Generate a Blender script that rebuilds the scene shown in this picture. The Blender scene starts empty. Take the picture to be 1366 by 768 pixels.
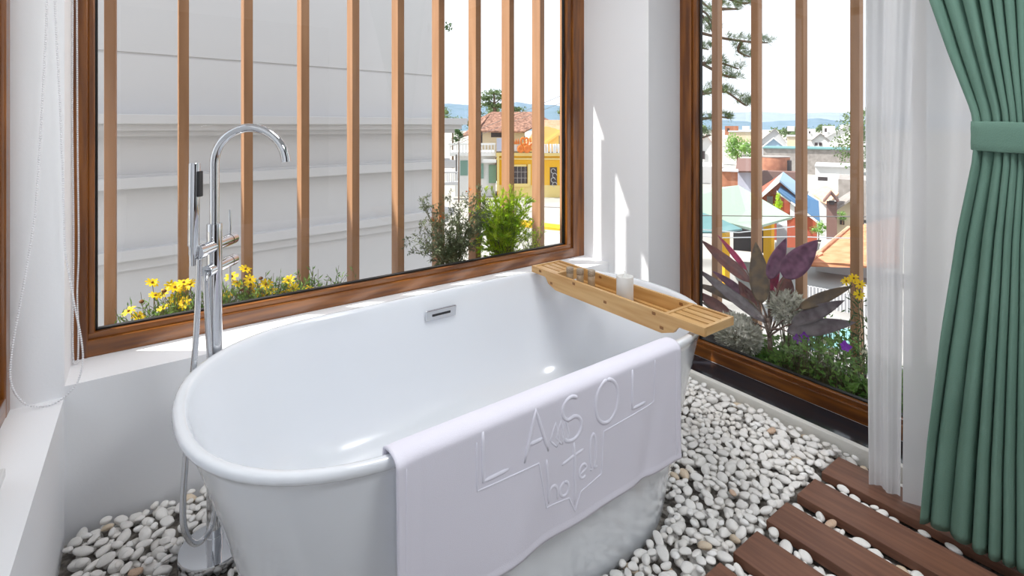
import bpy, bmesh, math, random
import numpy as np
from mathutils import Vector, Matrix, noise
from mathutils.bvhtree import BVHTree
random.seed(7)
S = bpy.context.scene
COL = S.collection
PI = math.pi
# ------------------------------------------------------------------ camera maths
F, CX, HY, EYE = 672.0, 683.0, 168.0, 1.2
sn, cs = 0.5864, 0.8100
def at(u, v, d):
    r = (u-CX)/F
    return Vector((d*(sn+cs*r), d*(cs-sn*r), EYE-(v-HY)/F*d))
def on_y(u, v, y):
    r = (u-CX)/F; return at(u, v, y/(cs-sn*r))
def on_x(u, v, x):
    r = (u-CX)/F; return at(u, v, x/(sn+cs*r))
FW = Vector((sn, cs, 0)); RT = Vector((cs, -sn, 0))

# ------------------------------------------------------------------ mesh builder
class MB:
    def __init__(s): s.v = []; s.f = []
    def add(s, vs, fs):
        o = len(s.v); s.v += [tuple(p) for p in vs]; s.f += [tuple(i+o for i in f) for f in fs]; return s
    def box(s, x0, x1, y0, y1, z0, z1, M=None, bev=0.0):
        b = bev
        if b > 0:
            bm = bmesh.new(); bmesh.ops.create_cube(bm, size=1)
            bmesh.ops.scale(bm, vec=(x1-x0, y1-y0, z1-z0), verts=bm.verts)
            bmesh.ops.bevel(bm, geom=bm.edges[:], offset=b, segments=2, affect='EDGES', profile=0.6)
            bmesh.ops.translate(bm, vec=((x0+x1)/2, (y0+y1)/2, (z0+z1)/2), verts=bm.verts)
            bm.verts.index_update()
            vs = [(M @ v.co if M else v.co.copy()) for v in bm.verts]
            fs = [[v.index for v in f.verts] for f in bm.faces]; bm.free()
            return s.add(vs, fs)
        vs = [Vector((x, y, z)) for x in (x0, x1) for y in (y0, y1) for z in (z0, z1)]
        if M: vs = [M @ p for p in vs]
        return s.add(vs, [(0,1,3,2), (4,6,7,5), (0,4,5,1), (2,3,7,6), (0,2,6,4), (1,5,7,3)])
    def tube(s, pts, rad, n=10, cap=True):
        pts = [Vector(p) for p in pts]; m = len(pts)
        if not hasattr(rad, '__len__'): rad = [rad]*m
        vs = []; up = None
        for i, p in enumerate(pts):
            t = (pts[min(i+1, m-1)]-pts[max(i-1, 0)])
            if t.length < 1e-9: t = Vector((0,0,1))
            t.normalize()
            if up is None:
                a = Vector((0,0,1)) if abs(t.z) < .9 else Vector((1,0,0)); up = a
            x = up - t*up.dot(t)
            if x.length < 1e-6: x = Vector((1,0,0)) - t*t.x
            x.normalize(); y = t.cross(x); up = x
            for k in range(n):
                a = 2*PI*k/n; vs.append(p + (x*math.cos(a)+y*math.sin(a))*rad[i])
        fs = []
        for i in range(m-1):
            for k in range(n):
                k2 = (k+1) % n; fs.append((i*n+k, i*n+k2, (i+1)*n+k2, (i+1)*n+k))
        if cap: fs.append(tuple(range(n-1, -1, -1))); fs.append(tuple((m-1)*n+k for k in range(n)))
        return s.add(vs, fs)
    def lathe(s, prof, c, n=32, axis=None):
        # prof: (r, z) list ; axis matrix optional
        c = Vector(c); vs = []; m = len(prof)
        for r, z in prof:
            for k in range(n):
                a = 2*PI*k/n; p = Vector((r*math.cos(a), r*math.sin(a), z))
                if axis: p = axis @ p
                vs.append(c+p)
        fs = [(i*n+k, i*n+(k+1) % n, (i+1)*n+(k+1) % n, (i+1)*n+k) for i in range(m-1) for k in range(n)]
        fs.append(tuple(range(n-1, -1, -1))); fs.append(tuple((m-1)*n+k for k in range(n)))
        return s.add(vs, fs)
    def prism(s, poly, dv):
        dv = Vector(dv); n = len(poly); a = [Vector(p) for p in poly]; b = [p+dv for p in a]
        return s.add(a+b, [tuple(range(n)), tuple(range(2*n-1, n-1, -1))]+[(i, i+n, (i+1) % n+n, (i+1) % n) for i in range(n)])
    def grid(s, rows):
        n = len(rows[0]); m = len(rows); vs = [p for r in rows for p in r]
        return s.add(vs, [(i*n+k, i*n+k+1, (i+1)*n+k+1, (i+1)*n+k) for i in range(m-1) for k in range(n-1)])
    def sphere(s, c, r, seg=8, rings=6, sc=(1,1,1)):
        c = Vector(c); vs = [c+Vector((0,0,r*sc[2]))]
        for i in range(1, rings):
            t = PI*i/rings
            for k in range(seg):
                a = 2*PI*k/seg; vs.append(c+Vector((r*sc[0]*math.sin(t)*math.cos(a), r*sc[1]*math.sin(t)*math.sin(a), r*sc[2]*math.cos(t))))
        vs.append(c-Vector((0,0,r*sc[2]))); L = len(vs)-1
        fs = [(0, 1+k, 1+(k+1) % seg) for k in range(seg)]
        for i in range(rings-2):
            o = 1+i*seg
            fs += [(o+k, o+seg+k, o+seg+(k+1) % seg, o+(k+1) % seg) for k in range(seg)]
        o = 1+(rings-2)*seg
        fs += [(L, o+(k+1) % seg, o+k) for k in range(seg)]
        return s.add(vs, fs)
    def build(s, name, mat, parent=None, smooth=False, auto=None, **tags):
        me = bpy.data.meshes.new(name); me.from_pydata(s.v, [], s.f); me.update()
        bm = bmesh.new(); bm.from_mesh(me); bmesh.ops.recalc_face_normals(bm, faces=bm.faces); bm.to_mesh(me); bm.free()
        me.materials.append(mat)
        o = bpy.data.objects.new(name, me); COL.objects.link(o)
        if smooth or auto:
            for p in me.polygons: p.use_smooth = True
        if auto:
            ang = math.radians(auto)
            bm = bmesh.new(); bm.from_mesh(me)
            for e in bm.edges:
                e.smooth = not (len(e.link_faces) == 2 and e.calc_face_angle(0) > ang)
            bm.to_mesh(me); bm.free()
        if parent:
            o.parent = parent; o.matrix_parent_inverse = Matrix.Translation(-parent.location) if parent.type == 'EMPTY' else Matrix()
        for k, v in tags.items(): o[k] = v
        return o
def tag(o, label, cat, group=None, kind=None):
    o['label'] = label; o['category'] = cat
    if group: o['group'] = group
    if kind: o['kind'] = kind
    return o
def thing(name, label, cat, loc=(0,0,0), group=None, kind=None):
    o = bpy.data.objects.new(name, None); COL.objects.link(o); o.location = loc; o.empty_display_size = .05
    return tag(o, label, cat, group, kind)
def struct(o):
    o['kind'] = 'structure'; return o

# ------------------------------------------------------------------ materials
def mat(name, col, rough=.5, metal=0, spec=.5, coat=0, coat_r=.05, noise_s=0, noise_amt=0.0, col2=None, bump=0, bump_s=60, stretch=None, trans=0, objrand=0, sss=0):
    m = bpy.data.materials.new(name); m.use_nodes = True; nt = m.node_tree; b = nt.nodes['Principled BSDF']
    N = nt.nodes.new; Lk = nt.links.new
    b.inputs['Base Color'].default_value = (*col, 1); b.inputs['Roughness'].default_value = rough
    b.inputs['Metallic'].default_value = metal; b.inputs['Specular IOR Level'].default_value = spec
    b.inputs['Coat Weight'].default_value = coat; b.inputs['Coat Roughness'].default_value = coat_r
    tc = N('ShaderNodeTexCoord'); mp = N('ShaderNodeMapping'); Lk(tc.outputs['Object'], mp.inputs[0])
    if stretch: mp.inputs['Scale'].default_value = stretch
    last = None
    if col2:
        nz = N('ShaderNodeTexNoise'); nz.inputs['Scale'].default_value = noise_s or 10; nz.inputs['Detail'].default_value = 1.5
        Lk(mp.outputs[0], nz.inputs['Vector'])
        cr = N('ShaderNodeValToRGB'); cr.color_ramp.elements[0].position = .35; cr.color_ramp.elements[1].position = .65
        cr.color_ramp.elements[0].color = (*col, 1); cr.color_ramp.elements[1].color = (*col2, 1)
        Lk(nz.outputs[0], cr.inputs[0]); last = cr.outputs[0]
    if objrand:
        oi = N('ShaderNodeObjectInfo'); hs = N('ShaderNodeHueSaturation')
        mr = N('ShaderNodeMapRange'); mr.inputs[3].default_value = 1-objrand; mr.inputs[4].default_value = 1+objrand*.5
        Lk(oi.outputs['Random'], mr.inputs[0]); Lk(mr.outputs[0], hs.inputs['Value'])
        if last: Lk(last, hs.inputs['Color'])
        else: hs.inputs['Color'].default_value = (*col, 1)
        last = hs.outputs[0]
    if last: Lk(last, b.inputs['Base Color'])
    if bump:
        n2 = N('ShaderNodeTexNoise'); n2.inputs['Scale'].default_value = bump_s; n2.inputs['Detail'].default_value = 4
        Lk(mp.outputs[0], n2.inputs['Vector'])
        bp = N('ShaderNodeBump'); bp.inputs['Strength'].default_value = bump; bp.inputs['Distance'].default_value = .005
        Lk(n2.outputs[0], bp.inputs['Height']); Lk(bp.outputs[0], b.inputs['Normal'])
    if trans:   # thin translucent leaf / cloth
        t = N('ShaderNodeBsdfTranslucent'); mx = N('ShaderNodeMixShader'); mx.inputs[0].default_value = trans
        if last: Lk(last, t.inputs[0])
        else: t.inputs[0].default_value = (*col, 1)
        Lk(b.outputs[0], mx.inputs[1]); Lk(t.outputs[0], mx.inputs[2]); Lk(mx.outputs[0], nt.nodes['Material Output'].inputs[0])
    return m
def srgb(r, g, b):
    f = lambda c: (c/255/12.92) if c/255 <= .04045 else ((c/255+.055)/1.055)**2.4
    return (f(r), f(g), f(b))
M = {}
M['wall'] = mat('white_paint', srgb(238,239,242), .7, bump=.06, bump_s=90)
M['ceiling'] = mat('ceiling_paint', srgb(240,241,244), .8)
M['curb'] = mat('curb_paint', srgb(228,226,220), .6, bump=.25, bump_s=120)
M['granite'] = mat('black_granite', (.010,.012,.018), .12, spec=.7, noise_s=180, col2=(.022,.026,.036))
M['walnut'] = mat('dark_walnut', srgb(54,40,34), .45, col2=srgb(40,30,26), noise_s=3, stretch=(1,6,6))
M['gravel'] = mat('gravel_base', srgb(150,145,138), .9, col2=srgb(104,98,92), noise_s=70)
M['screed'] = mat('dark_screed', (.10,.09,.08), .9, col2=(.05,.045,.04), noise_s=30)
def wood(name, c1, c2, rough, axis, coat=.3, scale=14):
    st = [9, 9, 9]; st[axis] = .7
    return mat(name, c1, rough, coat=coat, coat_r=.15, col2=c2, noise_s=scale, stretch=tuple(st), bump=.12, bump_s=26)
oakA, oakB = srgb(94,50,14), srgb(138,82,26)
M['oakX'] = wood('stained_oak_x', oakA, oakB, .3, 0, .5, 5)
M['oakY'] = wood('stained_oak_y', oakA, oakB, .3, 1, .5, 5)
M['oakZ'] = wood('stained_oak_z', oakA, oakB, .3, 2, .5, 5)
M['slat'] = wood('composite_slat', srgb(178,134,98), srgb(164,120,84), .6, 2, 0, 3)
M['deck'] = wood('composite_deck', srgb(126,86,66), srgb(108,72,56), .55, 1, .05, 8)
M['bambooX'] = wood('bamboo_x', srgb(216,178,124), srgb(198,152,92), .4, 0, .2, 6)
M['bambooY'] = wood('bamboo_y', srgb(212,170,112), srgb(194,146,84), .4, 1, .2, 6)
M['node'] = mat('bamboo_knot', srgb(140,92,46), .5)
M['tub'] = mat('tub_acrylic', srgb(233,237,243), .2, coat=.8, coat_r=.11)
M['chrome'] = mat('chrome', (.66,.67,.69), .05, metal=1)
M['hose'] = mat('ribbed_steel', (.68,.69,.71), .22, metal=1)
M['rubber'] = mat('black_rubber', (.02,.02,.022), .6)
M['gasket'] = mat('black_gasket', (.008,.008,.008), .5)
M['towel'] = mat('towel_cotton', srgb(232,230,242), .95, spec=.1, bump=.25, bump_s=900)
M['towel2'] = mat('towel_pile', srgb(236,235,247), .95, spec=.1, bump=.2, bump_s=900)
M['candle'] = mat('candle_wax', srgb(240,240,238), .4, trans=.25)
M['bottle'] = mat('frosted_bottle', srgb(168,146,118), .25, coat=.4)
M['cap'] = mat('speckled_cap', srgb(178,164,146), .5, col2=srgb(140,122,102), noise_s=300)
M['chain'] = mat('bead_plastic', srgb(228,228,232), .35)
M['pebble'] = mat('white_pebble', srgb(248,247,245), .5, col2=srgb(238,234,228), noise_s=20, objrand=.08, bump=.1, bump_s=80)
M['pebble_tan'] = mat('tan_pebble', srgb(232,222,206), .5, col2=srgb(214,186,150), noise_s=25, objrand=.1)
M['pebble_rust'] = mat('rust_pebble', srgb(224,206,186), .5, col2=srgb(196,150,116), noise_s=22)
M['green'] = mat('green_drape', srgb(112,144,130), .9, spec=.1, col2=srgb(106,138,124), noise_s=6, bump=.25, bump_s=300)
M['soil'] = mat('potting_soil', (.03,.022,.016), .95, bump=.6, bump_s=60)
M['planter'] = mat('planter_concrete', srgb(150,148,142), .8)
M['metal_w'] = mat('white_metal', (.75,.75,.75), .4)
def sheer_mat():
    m = bpy.data.materials.new('sheer_voile'); m.use_nodes = True; nt = m.node_tree; N = nt.nodes.new; L = nt.links.new
    nt.nodes.remove(nt.nodes['Principled BSDF'])
    d = N('ShaderNodeBsdfDiffuse'); d.inputs[0].default_value = (.80,.80,.82,1)
    t = N('ShaderNodeBsdfTranslucent'); t.inputs[0].default_value = (.86,.86,.87,1)
    tr = N('ShaderNodeBsdfTransparent')
    a = N('ShaderNodeMixShader'); a.inputs[0].default_value = .42; L(d.outputs[0], a.inputs[1]); L(t.outputs[0], a.inputs[2])
    b = N('ShaderNodeMixShader'); b.inputs[0].default_value = .06; L(a.outputs[0], b.inputs[1]); L(tr.outputs[0], b.inputs[2])
    L(b.outputs[0], nt.nodes['Material Output'].inputs[0]); return m
M['sheer'] = sheer_mat()
def glass_mat():
    m = bpy.data.materials.new('window_glass'); m.use_nodes = True; nt = m.node_tree; N = nt.nodes.new; L = nt.links.new
    nt.nodes.remove(nt.nodes['Principled BSDF'])
    g = N('ShaderNodeBsdfGlossy'); g.inputs['Roughness'].default_value = 0.0
    tr = N('ShaderNodeBsdfTransparent'); tr.inputs[0].default_value = (.965,.975,.97,1)
    fr = N('ShaderNodeFresnel'); fr.inputs[0].default_value = 1.5
    a = N('ShaderNodeMixShader'); L(fr.outputs[0], a.inputs[0]); L(tr.outputs[0], a.inputs[1]); L(g.outputs[0], a.inputs[2])
    L(a.outputs[0], nt.nodes['Material Output'].inputs[0]); return m
M['glass'] = glass_mat()

# ------------------------------------------------------------------ room shell
CZ = 2.6
struct(MB().box(-.6, 2.1, -1.25, 2.2, -.2, -.023).build('floor', M['gravel']))
struct(MB().box(-.6, 2.079, -3.2, -1.25, -.2, .0).build('floor', M['walnut']))
# roof slab reaching out over both windows
struct(MB().box(-.62, 2.95, -3.3, 2.66, CZ, CZ+.2).build('ceiling', M['ceiling']))
struct(MB().box(-2.1, -.62, 1.95, 2.88, CZ, CZ+.2).build('sun_block_slab', M['ceiling']))  # unseen slab added to keep sun out of the left window
# far (window) wall: low wall + sill, lintel
m = MB().box(-.196, 2.08, 1.955, 2.215, -.2, .441).box(-.196, 2.08, 1.955, 2.215, 2.25, CZ)
struct(m.build('wall_back', M['wall']))
m = MB().box(-.62, -.196, 1.955, 2.215, -.2, CZ)
struct(m.build('wall_corner', M['wall']))
m = MB().box(2.08, 2.42, 1.68, 2.215, -.2, CZ)
struct(m.build('wall_pillar', M['wall']))
m = MB().box(-.62, -.196, -3, 1.955, -.2, .41).box(-.62, -.25, -3, 1.955, 2.25, CZ).box(-.62, -.25, -3.0, -2.6, .41, 2.25)
struct(m.build('wall_left', M['wall']))
m = MB().box(2.1, 2.42, -.6, 1.68, 2.25, CZ).box(2.1, 2.42, -3.0, -.6, -.2, CZ)
struct(m.build('wall_right', M['wall']))
struct(MB().box(-.62, 2.42, -3.2, -3.0, -.2, CZ).build('wall_rear', M['walnut']))
struct(MB().box(-.62, 2.95, 2.216, 2.76, -.5, -.021).build('trim_3', M['planter']))
struct(MB().box(2.421, 2.95, -.6, 2.216, -.7, -.331).build('trim_4', M['planter']))
struct(MB().box(-.62, 2.95, -3.2, 2.76, -8.0, -.71).build('wall_facade', M['wall']))
struct(MB().box(2.08, 2.105, -.6, 1.68, -.2, .04, bev=.003).build('trim_1', M['curb']))     # white curb
struct(MB().box(2.105, 2.34, -.6, 1.68, -.2, -.006).build('trim_2', M['granite']))            # black channel
struct(MB().box(2.34, 2.42, -.6, 1.68, -.2, -.006).build('wall_under_window', M['wall']))

# ------------------------------------------------------------------ windows
def window(n, label, axis, a0, a1, z0, z1, p, sgn, matA, jw, jw2=None, bot=.075):
    """rectangular window in plane axis = p ('y': spans x; 'x': spans y). outward = sgn"""
    w = bpy.data.objects.new('window_%d' % n, None); COL.objects.link(w); w['kind'] = 'structure'; w['label'] = label
    jw2 = jw2 or jw
    def bx(mb, l0, l1, d0, d1, zz0, zz1, bev=.004):
        if axis == 'y': mb.box(l0, l1, min(p+sgn*d0, p+sgn*d1), max(p+sgn*d0, p+sgn*d1), zz0, zz1, bev=bev)
        else: mb.box(min(p+sgn*d0, p+sgn*d1), max(p+sgn*d0, p+sgn*d1), l0, l1, zz0, zz1, bev=bev)
    hm = M['oakX'] if axis == 'y' else M['oakY']
    f = MB(); bx(f, a0, a1, 0, .06, z0, z0+bot-.02); bx(f, a0+jw*.6, a1-jw2*.6, .012, .055, z0+bot-.022, z0+bot)
    bx(f, a0, a1, 0, .06, z1-.06, z1)
    f.build('window_rail', hm, w)
    f = MB(); bx(f, a0, a0+jw*.7, -.001, .061, z0-.001, z1-.06); bx(f, a0+jw*.68, a0+jw, .012, .055, z0+bot-.001, z1-.06)
    bx(f, a1-jw2*.7, a1, -.001, .061, z0-.001, z1-.06); bx(f, a1-jw2, a1-jw2*.68, .012, .055, z0+bot-.001, z1-.06)
    f.build('window_jamb', M['oakZ'], w)
    g = MB(); t = .006
    bx(g, a0+jw, a1-jw2, .03, .05, z0+bot, z0+bot+t, 0); bx(g, a0+jw, a0+jw+t, .03, .05, z0+bot, z1-.06, 0); bx(g, a1-jw2-t, a1-jw2, .03, .05, z0+bot, z1-.06, 0)
    g.build('window_gasket', M['gasket'], w)
    g = MB()
    if axis == 'y': g.add([(a0+jw, p+sgn*.04, z0+bot), (a1-jw2, p+sgn*.04, z0+bot), (a1-jw2, p+sgn*.04, z1-.06), (a0+jw, p+sgn*.04, z1-.06)], [(0,1,2,3)])
    else: g.add([(p+sgn*.04, a0+jw, z0+bot), (p+sgn*.04, a1-jw2, z0+bot), (p+sgn*.04, a1-jw2, z1-.06), (p+sgn*.04, a0+jw, z1-.06)], [(0,1,2,3)])
    g.build('window_pane', M['glass'], w)
    return w
window(1, 'wide brown-framed window behind the bathtub', 'y', -.196, 2.08, .441, 2.25, 2.15, 1, None, .055, .125)
window(2, 'tall brown-framed window right of the bathtub', 'x', -.6, 1.68, -.006, 2.25, 2.34, 1, None, .1, .1, .079)
window(3, 'brown-framed window at the left edge', 'x', -2.6, 1.955, .41, 2.25, -.31, -1, None, .07, .07)

# ------------------------------------------------------------------ exterior slats and planters
ords = ['leftmost', 'second', 'third', 'fourth', 'fifth', 'sixth', 'seventh', 'eighth', 'ninth', 'tenth', 'eleventh']
YS = 2.6
for i in range(11):
    t0 = -.0543 + i*.0963
    x0 = t0*YS
    z1 = CZ
    o = MB().box(x0, x0+.038, YS, YS+.088, -.02, z1, bev=.002).build('wooden_slat', M['slat'])
    lab = ('%s vertical timber slat from the left outside the wide window' % ords[i]) if i else 'leftmost vertical timber slat outside the wide window, beside its left jamb'
    tag(o, lab, 'slat', 'vertical slats outside the wide window')
XS = 2.8
for i, t in enumerate([.7107, .6223, .5339, .4468, .3544, .266, .178]):
    y1 = (t)*XS
    o = MB().box(XS, XS+.05, y1, y1+.04, -.33, CZ, bev=.002).build('wooden_slat', M['slat'])
    labs = ['timber slat outside the tall window hidden behind its left jamb', 'timber slat nearest the left jamb of the tall window', 'second visible timber slat across the tall window, beside the pine branch tip',
            'third visible timber slat across the tall window, beside the stone chimney', 'timber slat of the tall window nearest the white sheer curtain',
            'timber slat standing behind the white sheer curtain', 'timber slat standing behind the green drape']
    tag(o, labs[i], 'slat', 'vertical slats outside the tall window')
pa = thing('planter_box', 'long planter box outside the wide window', 'planter', (.9, 2.45, .1))
MB().box(-.3, 2.6, 2.305, 2.32, .0, .40).box(-.3, 2.6, 2.56, 2.585, .0, .40).box(-.3, 2.6, 2.305, 2.585, -.02, .0).box(-.3,-.28,2.305,2.585,0,.4).box(2.58,2.6,2.305,2.585,0,.4).build('box', M['planter'], pa)
MB().box(-.28, 2.58, 2.32, 2.56, .0, .37).build('soil', M['soil'], pa)
pb = thing('planter_box', 'low planter box outside the tall window', 'planter', (2.6, .7, -.3))
MB().box(2.43, 2.445, -.4, 2.2, -.3, -.02).box(2.77, 2.79, -.4, 2.2, -.3, -.02).box(2.43, 2.79, -.4, 2.2, -.33, -.3).box(2.43,2.79,-.42,-.4,-.33,-.02).box(2.43,2.79,2.2,2.22,-.33,-.02).build('box', M['planter'], pb)
MB().box(2.445, 2.77, -.4, 2.2, -.3, -.05).build('soil', M['soil'], pb)

# ------------------------------------------------------------------ bathtub
TC = Vector((.83, 1.29, 0))
def oval(Lh, Wh, z, n=112):
    ax = min(1.08*Wh, Lh); st = Lh-ax; e = 2/2.35; pts = []
    for k in range(n):
        a = 2*PI*k/n; c, s_ = math.cos(a), math.sin(a)
        x = math.copysign(abs(c)**e, c)*ax; y = math.copysign(abs(s_)**e, s_)*Wh
        x += math.copysign(st, c) if abs(c) > 1e-6 else 0
        pts.append(Vector((TC.x+x, TC.y+y, z)))
    # spread points evenly along the loop
    P = pts+[pts[0]]; L = [0]
    for i in range(n): L.append(L[-1]+(P[i+1]-P[i]).length)
    out = []; j = 0
    for k in range(n):
        d = L[-1]*k/n
        while L[j+1] < d: j += 1
        q = (d-L[j])/max(L[j+1]-L[j], 1e-9); out.append(P[j].lerp(P[j+1], q))
    return out
prof = [(.60,.325,-.022),(.612,.338,-.017),(.618,.343,.0),(.64,.352,.1),(.665,.362,.2),(.692,.373,.3),(.72,.383,.4),(.748,.3925,.49),(.764,.399,.54),(.771,.402,.556),
        (.778,.4055,.560),(.785,.4085,.565),(.788,.410,.572),(.786,.409,.579),(.782,.406,.5825),(.776,.400,.583),(.768,.392,.582),(.764,.388,.5795),(.761,.385,.574),(.757,.381,.56),
        (.742,.368,.50),(.715,.35,.42),(.69,.335,.33),(.655,.312,.25),(.61,.283,.195),(.55,.24,.163),(.47,.19,.150),(.36,.12,.146),(.2,.05,.144)]
rings = [oval(a, b, z) for a, b, z in prof]
bt = thing('bathtub', 'white oval freestanding bathtub in the middle of the pebbles', 'bathtub', (TC.x, TC.y, -.022))
mb = MB(); n = 112; vs = [p for r in rings for p in r]
fs = [(i*n+k, i*n+(k+1) % n, (i+1)*n+(k+1) % n, (i+1)*n+k) for i in range(len(rings)-1) for k in range(n)]
fs.append(tuple(range(n-1, -1, -1))); fs.append(tuple((len(rings)-1)*n+k for k in range(n)))
mb.add(vs, fs); tub = mb.build('tub_shell', M['tub'], bt, auto=50)
Mo = Matrix.Translation((.872, 1.6505, .515)) @ Matrix.Rotation(math.radians(9), 4, 'X')
ov = MB().box(-.061, .061, -.006, .004, -.019, .019, M=Mo, bev=.002).build('overflow_cover', M['chrome'], bt)
MB().box(-.037, .037, -.0075, -.0055, -.004, .004, M=Mo, bev=.0005).build('overflow_slot', M['rubber'], ov)
MB().lathe([(.03,.146),(.034,.149),(.03,.152),(.005,.153)], (TC.x, TC.y, 0)).build('drain', M['chrome'], bt, auto=40)

# ------------------------------------------------------------------ towel
TX0, TX1 = .366, 1.212
def cross(s):
    """towel path over the near rim; s = distance from the crest, >0 outside"""
    y_out, zc = TC.y-.410-.010, .592
    if s <= -.035: return (TC.y-.372+.010+(-s-.035)*.12, zc-.012-(-s-.035))
    if s < .0: 
        a = (-s)/.035; return (TC.y-.392+.030*math.sin(a*PI/2), zc-.012*(1-math.cos(a*PI/2)))
    if s < .03:
        a = s/.03; return (TC.y-.392-(.028)*math.sin(a*PI/2), zc-.018*(1-math.cos(a*PI/2)))
    return (y_out, zc-.018-(s-.03))
def tpoint(x, s, off=0):
    y, z = cross(s)
    fall = max(0, (s-.05))/.25
    if s > 0:
        k = min(1, fall)**1.2
        y += -.005*k*max(0, math.sin((x-.42)*7.5+2.2*s))**2 - .004*k*math.sin(x*23+1) * math.exp(-((x-.72)/.2)**2) - .003*k*noise.noise(Vector((x*9, s*5, 3)))
        y -= .008*k*math.exp(-((x-.70+.3*(s-.15))/.06)**2) - .008*k*math.exp(-((x-1.14+.25*s)/.03)**2)
    if s > 0:
        c = min(1, max(0, (TX0+.05-x)/.05)); y += -.006*c
    return Vector((x, y-off if s > .015 else y, z+(off if s <= .03 else 0)))
SM = .333
rows = []
nS, nX = 90, 150
for i in range(nS+1):
    s = -.13+(SM+.13)*i/nS; r = []
    for k in range(nX+1):
        x = TX0+(TX1-TX0)*k/nX
        p = tpoint(x, s)
        p.x += .012*max(0, s)*math.sin(s*9) if k < 6 else 0
        if i > nS-3: p.y -= .0016
        if k < 3 or k > nX-3: p.y -= .0014
        r.append(p)
    rows.append(r)
tw = thing('bath_towel', 'white embossed hotel towel draped over the near rim of the bathtub', 'towel', ((TX0+TX1)/2, .88, .28))
t = MB().grid(rows).build('towel_cloth', M['towel'], tw, smooth=True)
md = t.modifiers.new('thick', 'SOLIDIFY'); md.thickness = .005; md.offset = 0
def face_pt(x, z, off=.004):
    s = .03+(.592-.018-z)
    if s < 0.012: s = .012
    return tpoint(x, s) + Vector((0, -off, 0))
def stroke(mb, pts, r=.0052, sub=5, off=.0006):
    P = []
    for a, b in zip(pts[:-1], pts[1:]):
        for k in range(sub): P.append((a[0]+(b[0]-a[0])*k/sub, a[1]+(b[1]-a[1])*k/sub))
    P.append(pts[-1]); q = [face_pt(*p, off=off) for p in P]
    mb.tube(q, [r*.6]+[r]*(len(q)-2)+[r*.6], n=8)
def arc(cx, cz, rx, rz, a0, a1, n=14):
    return [(cx+rx*math.cos(math.radians(a0+(a1-a0)*k/n)), cz+rz*math.sin(math.radians(a0+(a1-a0)*k/n))) for k in range(n+1)]
lt = MB()
stroke(lt, [(.555,.576),(.555,.476),(.618,.476)])
stroke(lt, [(.660,.472),(.693,.574),(.728,.472)]); stroke(lt, [(.674,.506),(.712,.506)])
stroke(lt, arc(.797,.545,.026,.026, 40, 250, 10)+arc(.800,.497,.030,.027, 80, -140, 14), sub=2)
stroke(lt, arc(.917,.523,.040,.052, 90, 450, 26), sub=2)
stroke(lt, [(1.010,.574),(1.010,.474),(1.062,.474)])
for dx, w in ((-.022,.012),(-.006,.011),(.008,.008)):      # petals woven into the S
    stroke(lt, [(.776+dx,.470),(.768+dx-w,.492),(.772+dx,.515+w),(.782+dx,.490),(.776+dx,.470)], .0034, 3)
# small script word: hotel
stroke(lt, [(.722,.455),(.729,.395),(.731,.352)], .0046)
stroke(lt, arc(.744,.366,.013,.020, 180, 0, 8)+[(.757,.350)], .0044, 2)
stroke(lt, arc(.777,.366,.013,.016, 90, 450, 14), .0044, 2)
stroke(lt, [(.806,.462),(.808,.400),(.807,.318)], .0046); stroke(lt, [(.768,.424),(.800,.432),(.836,.436)], .0044)
stroke(lt, [(.820,.378),(.842,.386)]+arc(.834,.385,.012,.016, 20, 310, 12), .0042, 2)
stroke(lt, [(.858,.376)]+arc(.868,.418,.010,.042, 250, -70, 16)+[(.884,.376)], .0044, 2)
lt.build('embossed_lettering', M['towel2'], tw, smooth=True, label='raised woven letters reading LA SOL hotel')
ed = MB()
stroke(ed, [(.540,.560),(.540,.462),(.700,.456),(.724,.345),(.790,.340),(.808,.302),(.826,.340),(.898,.352),(.905,.452),(1.098,.462),(1.10,.574)], .0019, 8, .0024)
stroke(ed, [(TX0+.02,.57),(TX0+.02,.27)], .0012, 12, .0026); stroke(ed, [(TX1-.02,.57),(TX1-.02,.27)], .0012, 12, .0026)
ed.build('hem_stitching', M['towel2'], tw, smooth=True)

# ------------------------------------------------------------------ bath tray
tx0, tx1, ty0, ty1, tz = 1.300, 1.452, .850, 1.655, .618
tr = thing('bath_tray', 'slatted bamboo tray lying across the right end of the bathtub', 'tray', (1.376, 1.25, .585))
def rail(x0, x1):
    zt, zb, dp = tz, tz-.026, tz-.062
    Y = [ty0, ty0+.09]; a = [(ty0, zb), (ty0+.085, zb)]
    a += [(ty0+.085+.02*k/4, zb-.022*(k/4)**1.5) for k in range(1, 5)]
    a += [(ty0+.15, dp-.002), (ty1-.15, dp-.002)]
    a += [(ty1-.105-.0+.02*k/4, zb-.022*(1-k/4)**1.5) for k in range(0, 5)]
    a += [(ty1, zb), (ty1, zt), (ty0, zt)]
    return MB().prism([(x0, y, z) for y, z in a], (x1-x0, 0, 0))
for x0 in (tx0, tx1-.011):
    r_ = rail(x0, x0+.011).build('side_rail', M['bambooY'], tr)
    for yy, zz in ((1.53,.575),(1.40,.606),(1.24,.582),(1.03,.606),(1.0,.570),(1.60,.607)):
        MB().box(x0-.0006, x0+.0116, yy-.008, yy+.008, zz-.005, zz+.006, bev=.0025).build('bamboo_knot', M['node'], r_)
MB().box(tx0+.011, tx1-.011, ty0, ty0+.011, tz-.026, tz, bev=.001).build('end_rail', M['bambooX'], tr)
MB().box(tx0+.011, tx1-.011, ty1-.011, ty1, tz-.026, tz, bev=.001).build('end_rail', M['bambooX'], tr)
for y in (ty0+.140, ty1-.140):
    MB().box(tx0+.011, tx1-.011, y-.006, y+.006, tz-.040, tz, bev=.001).build('cross_bar', M['bambooX'], tr)
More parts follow.
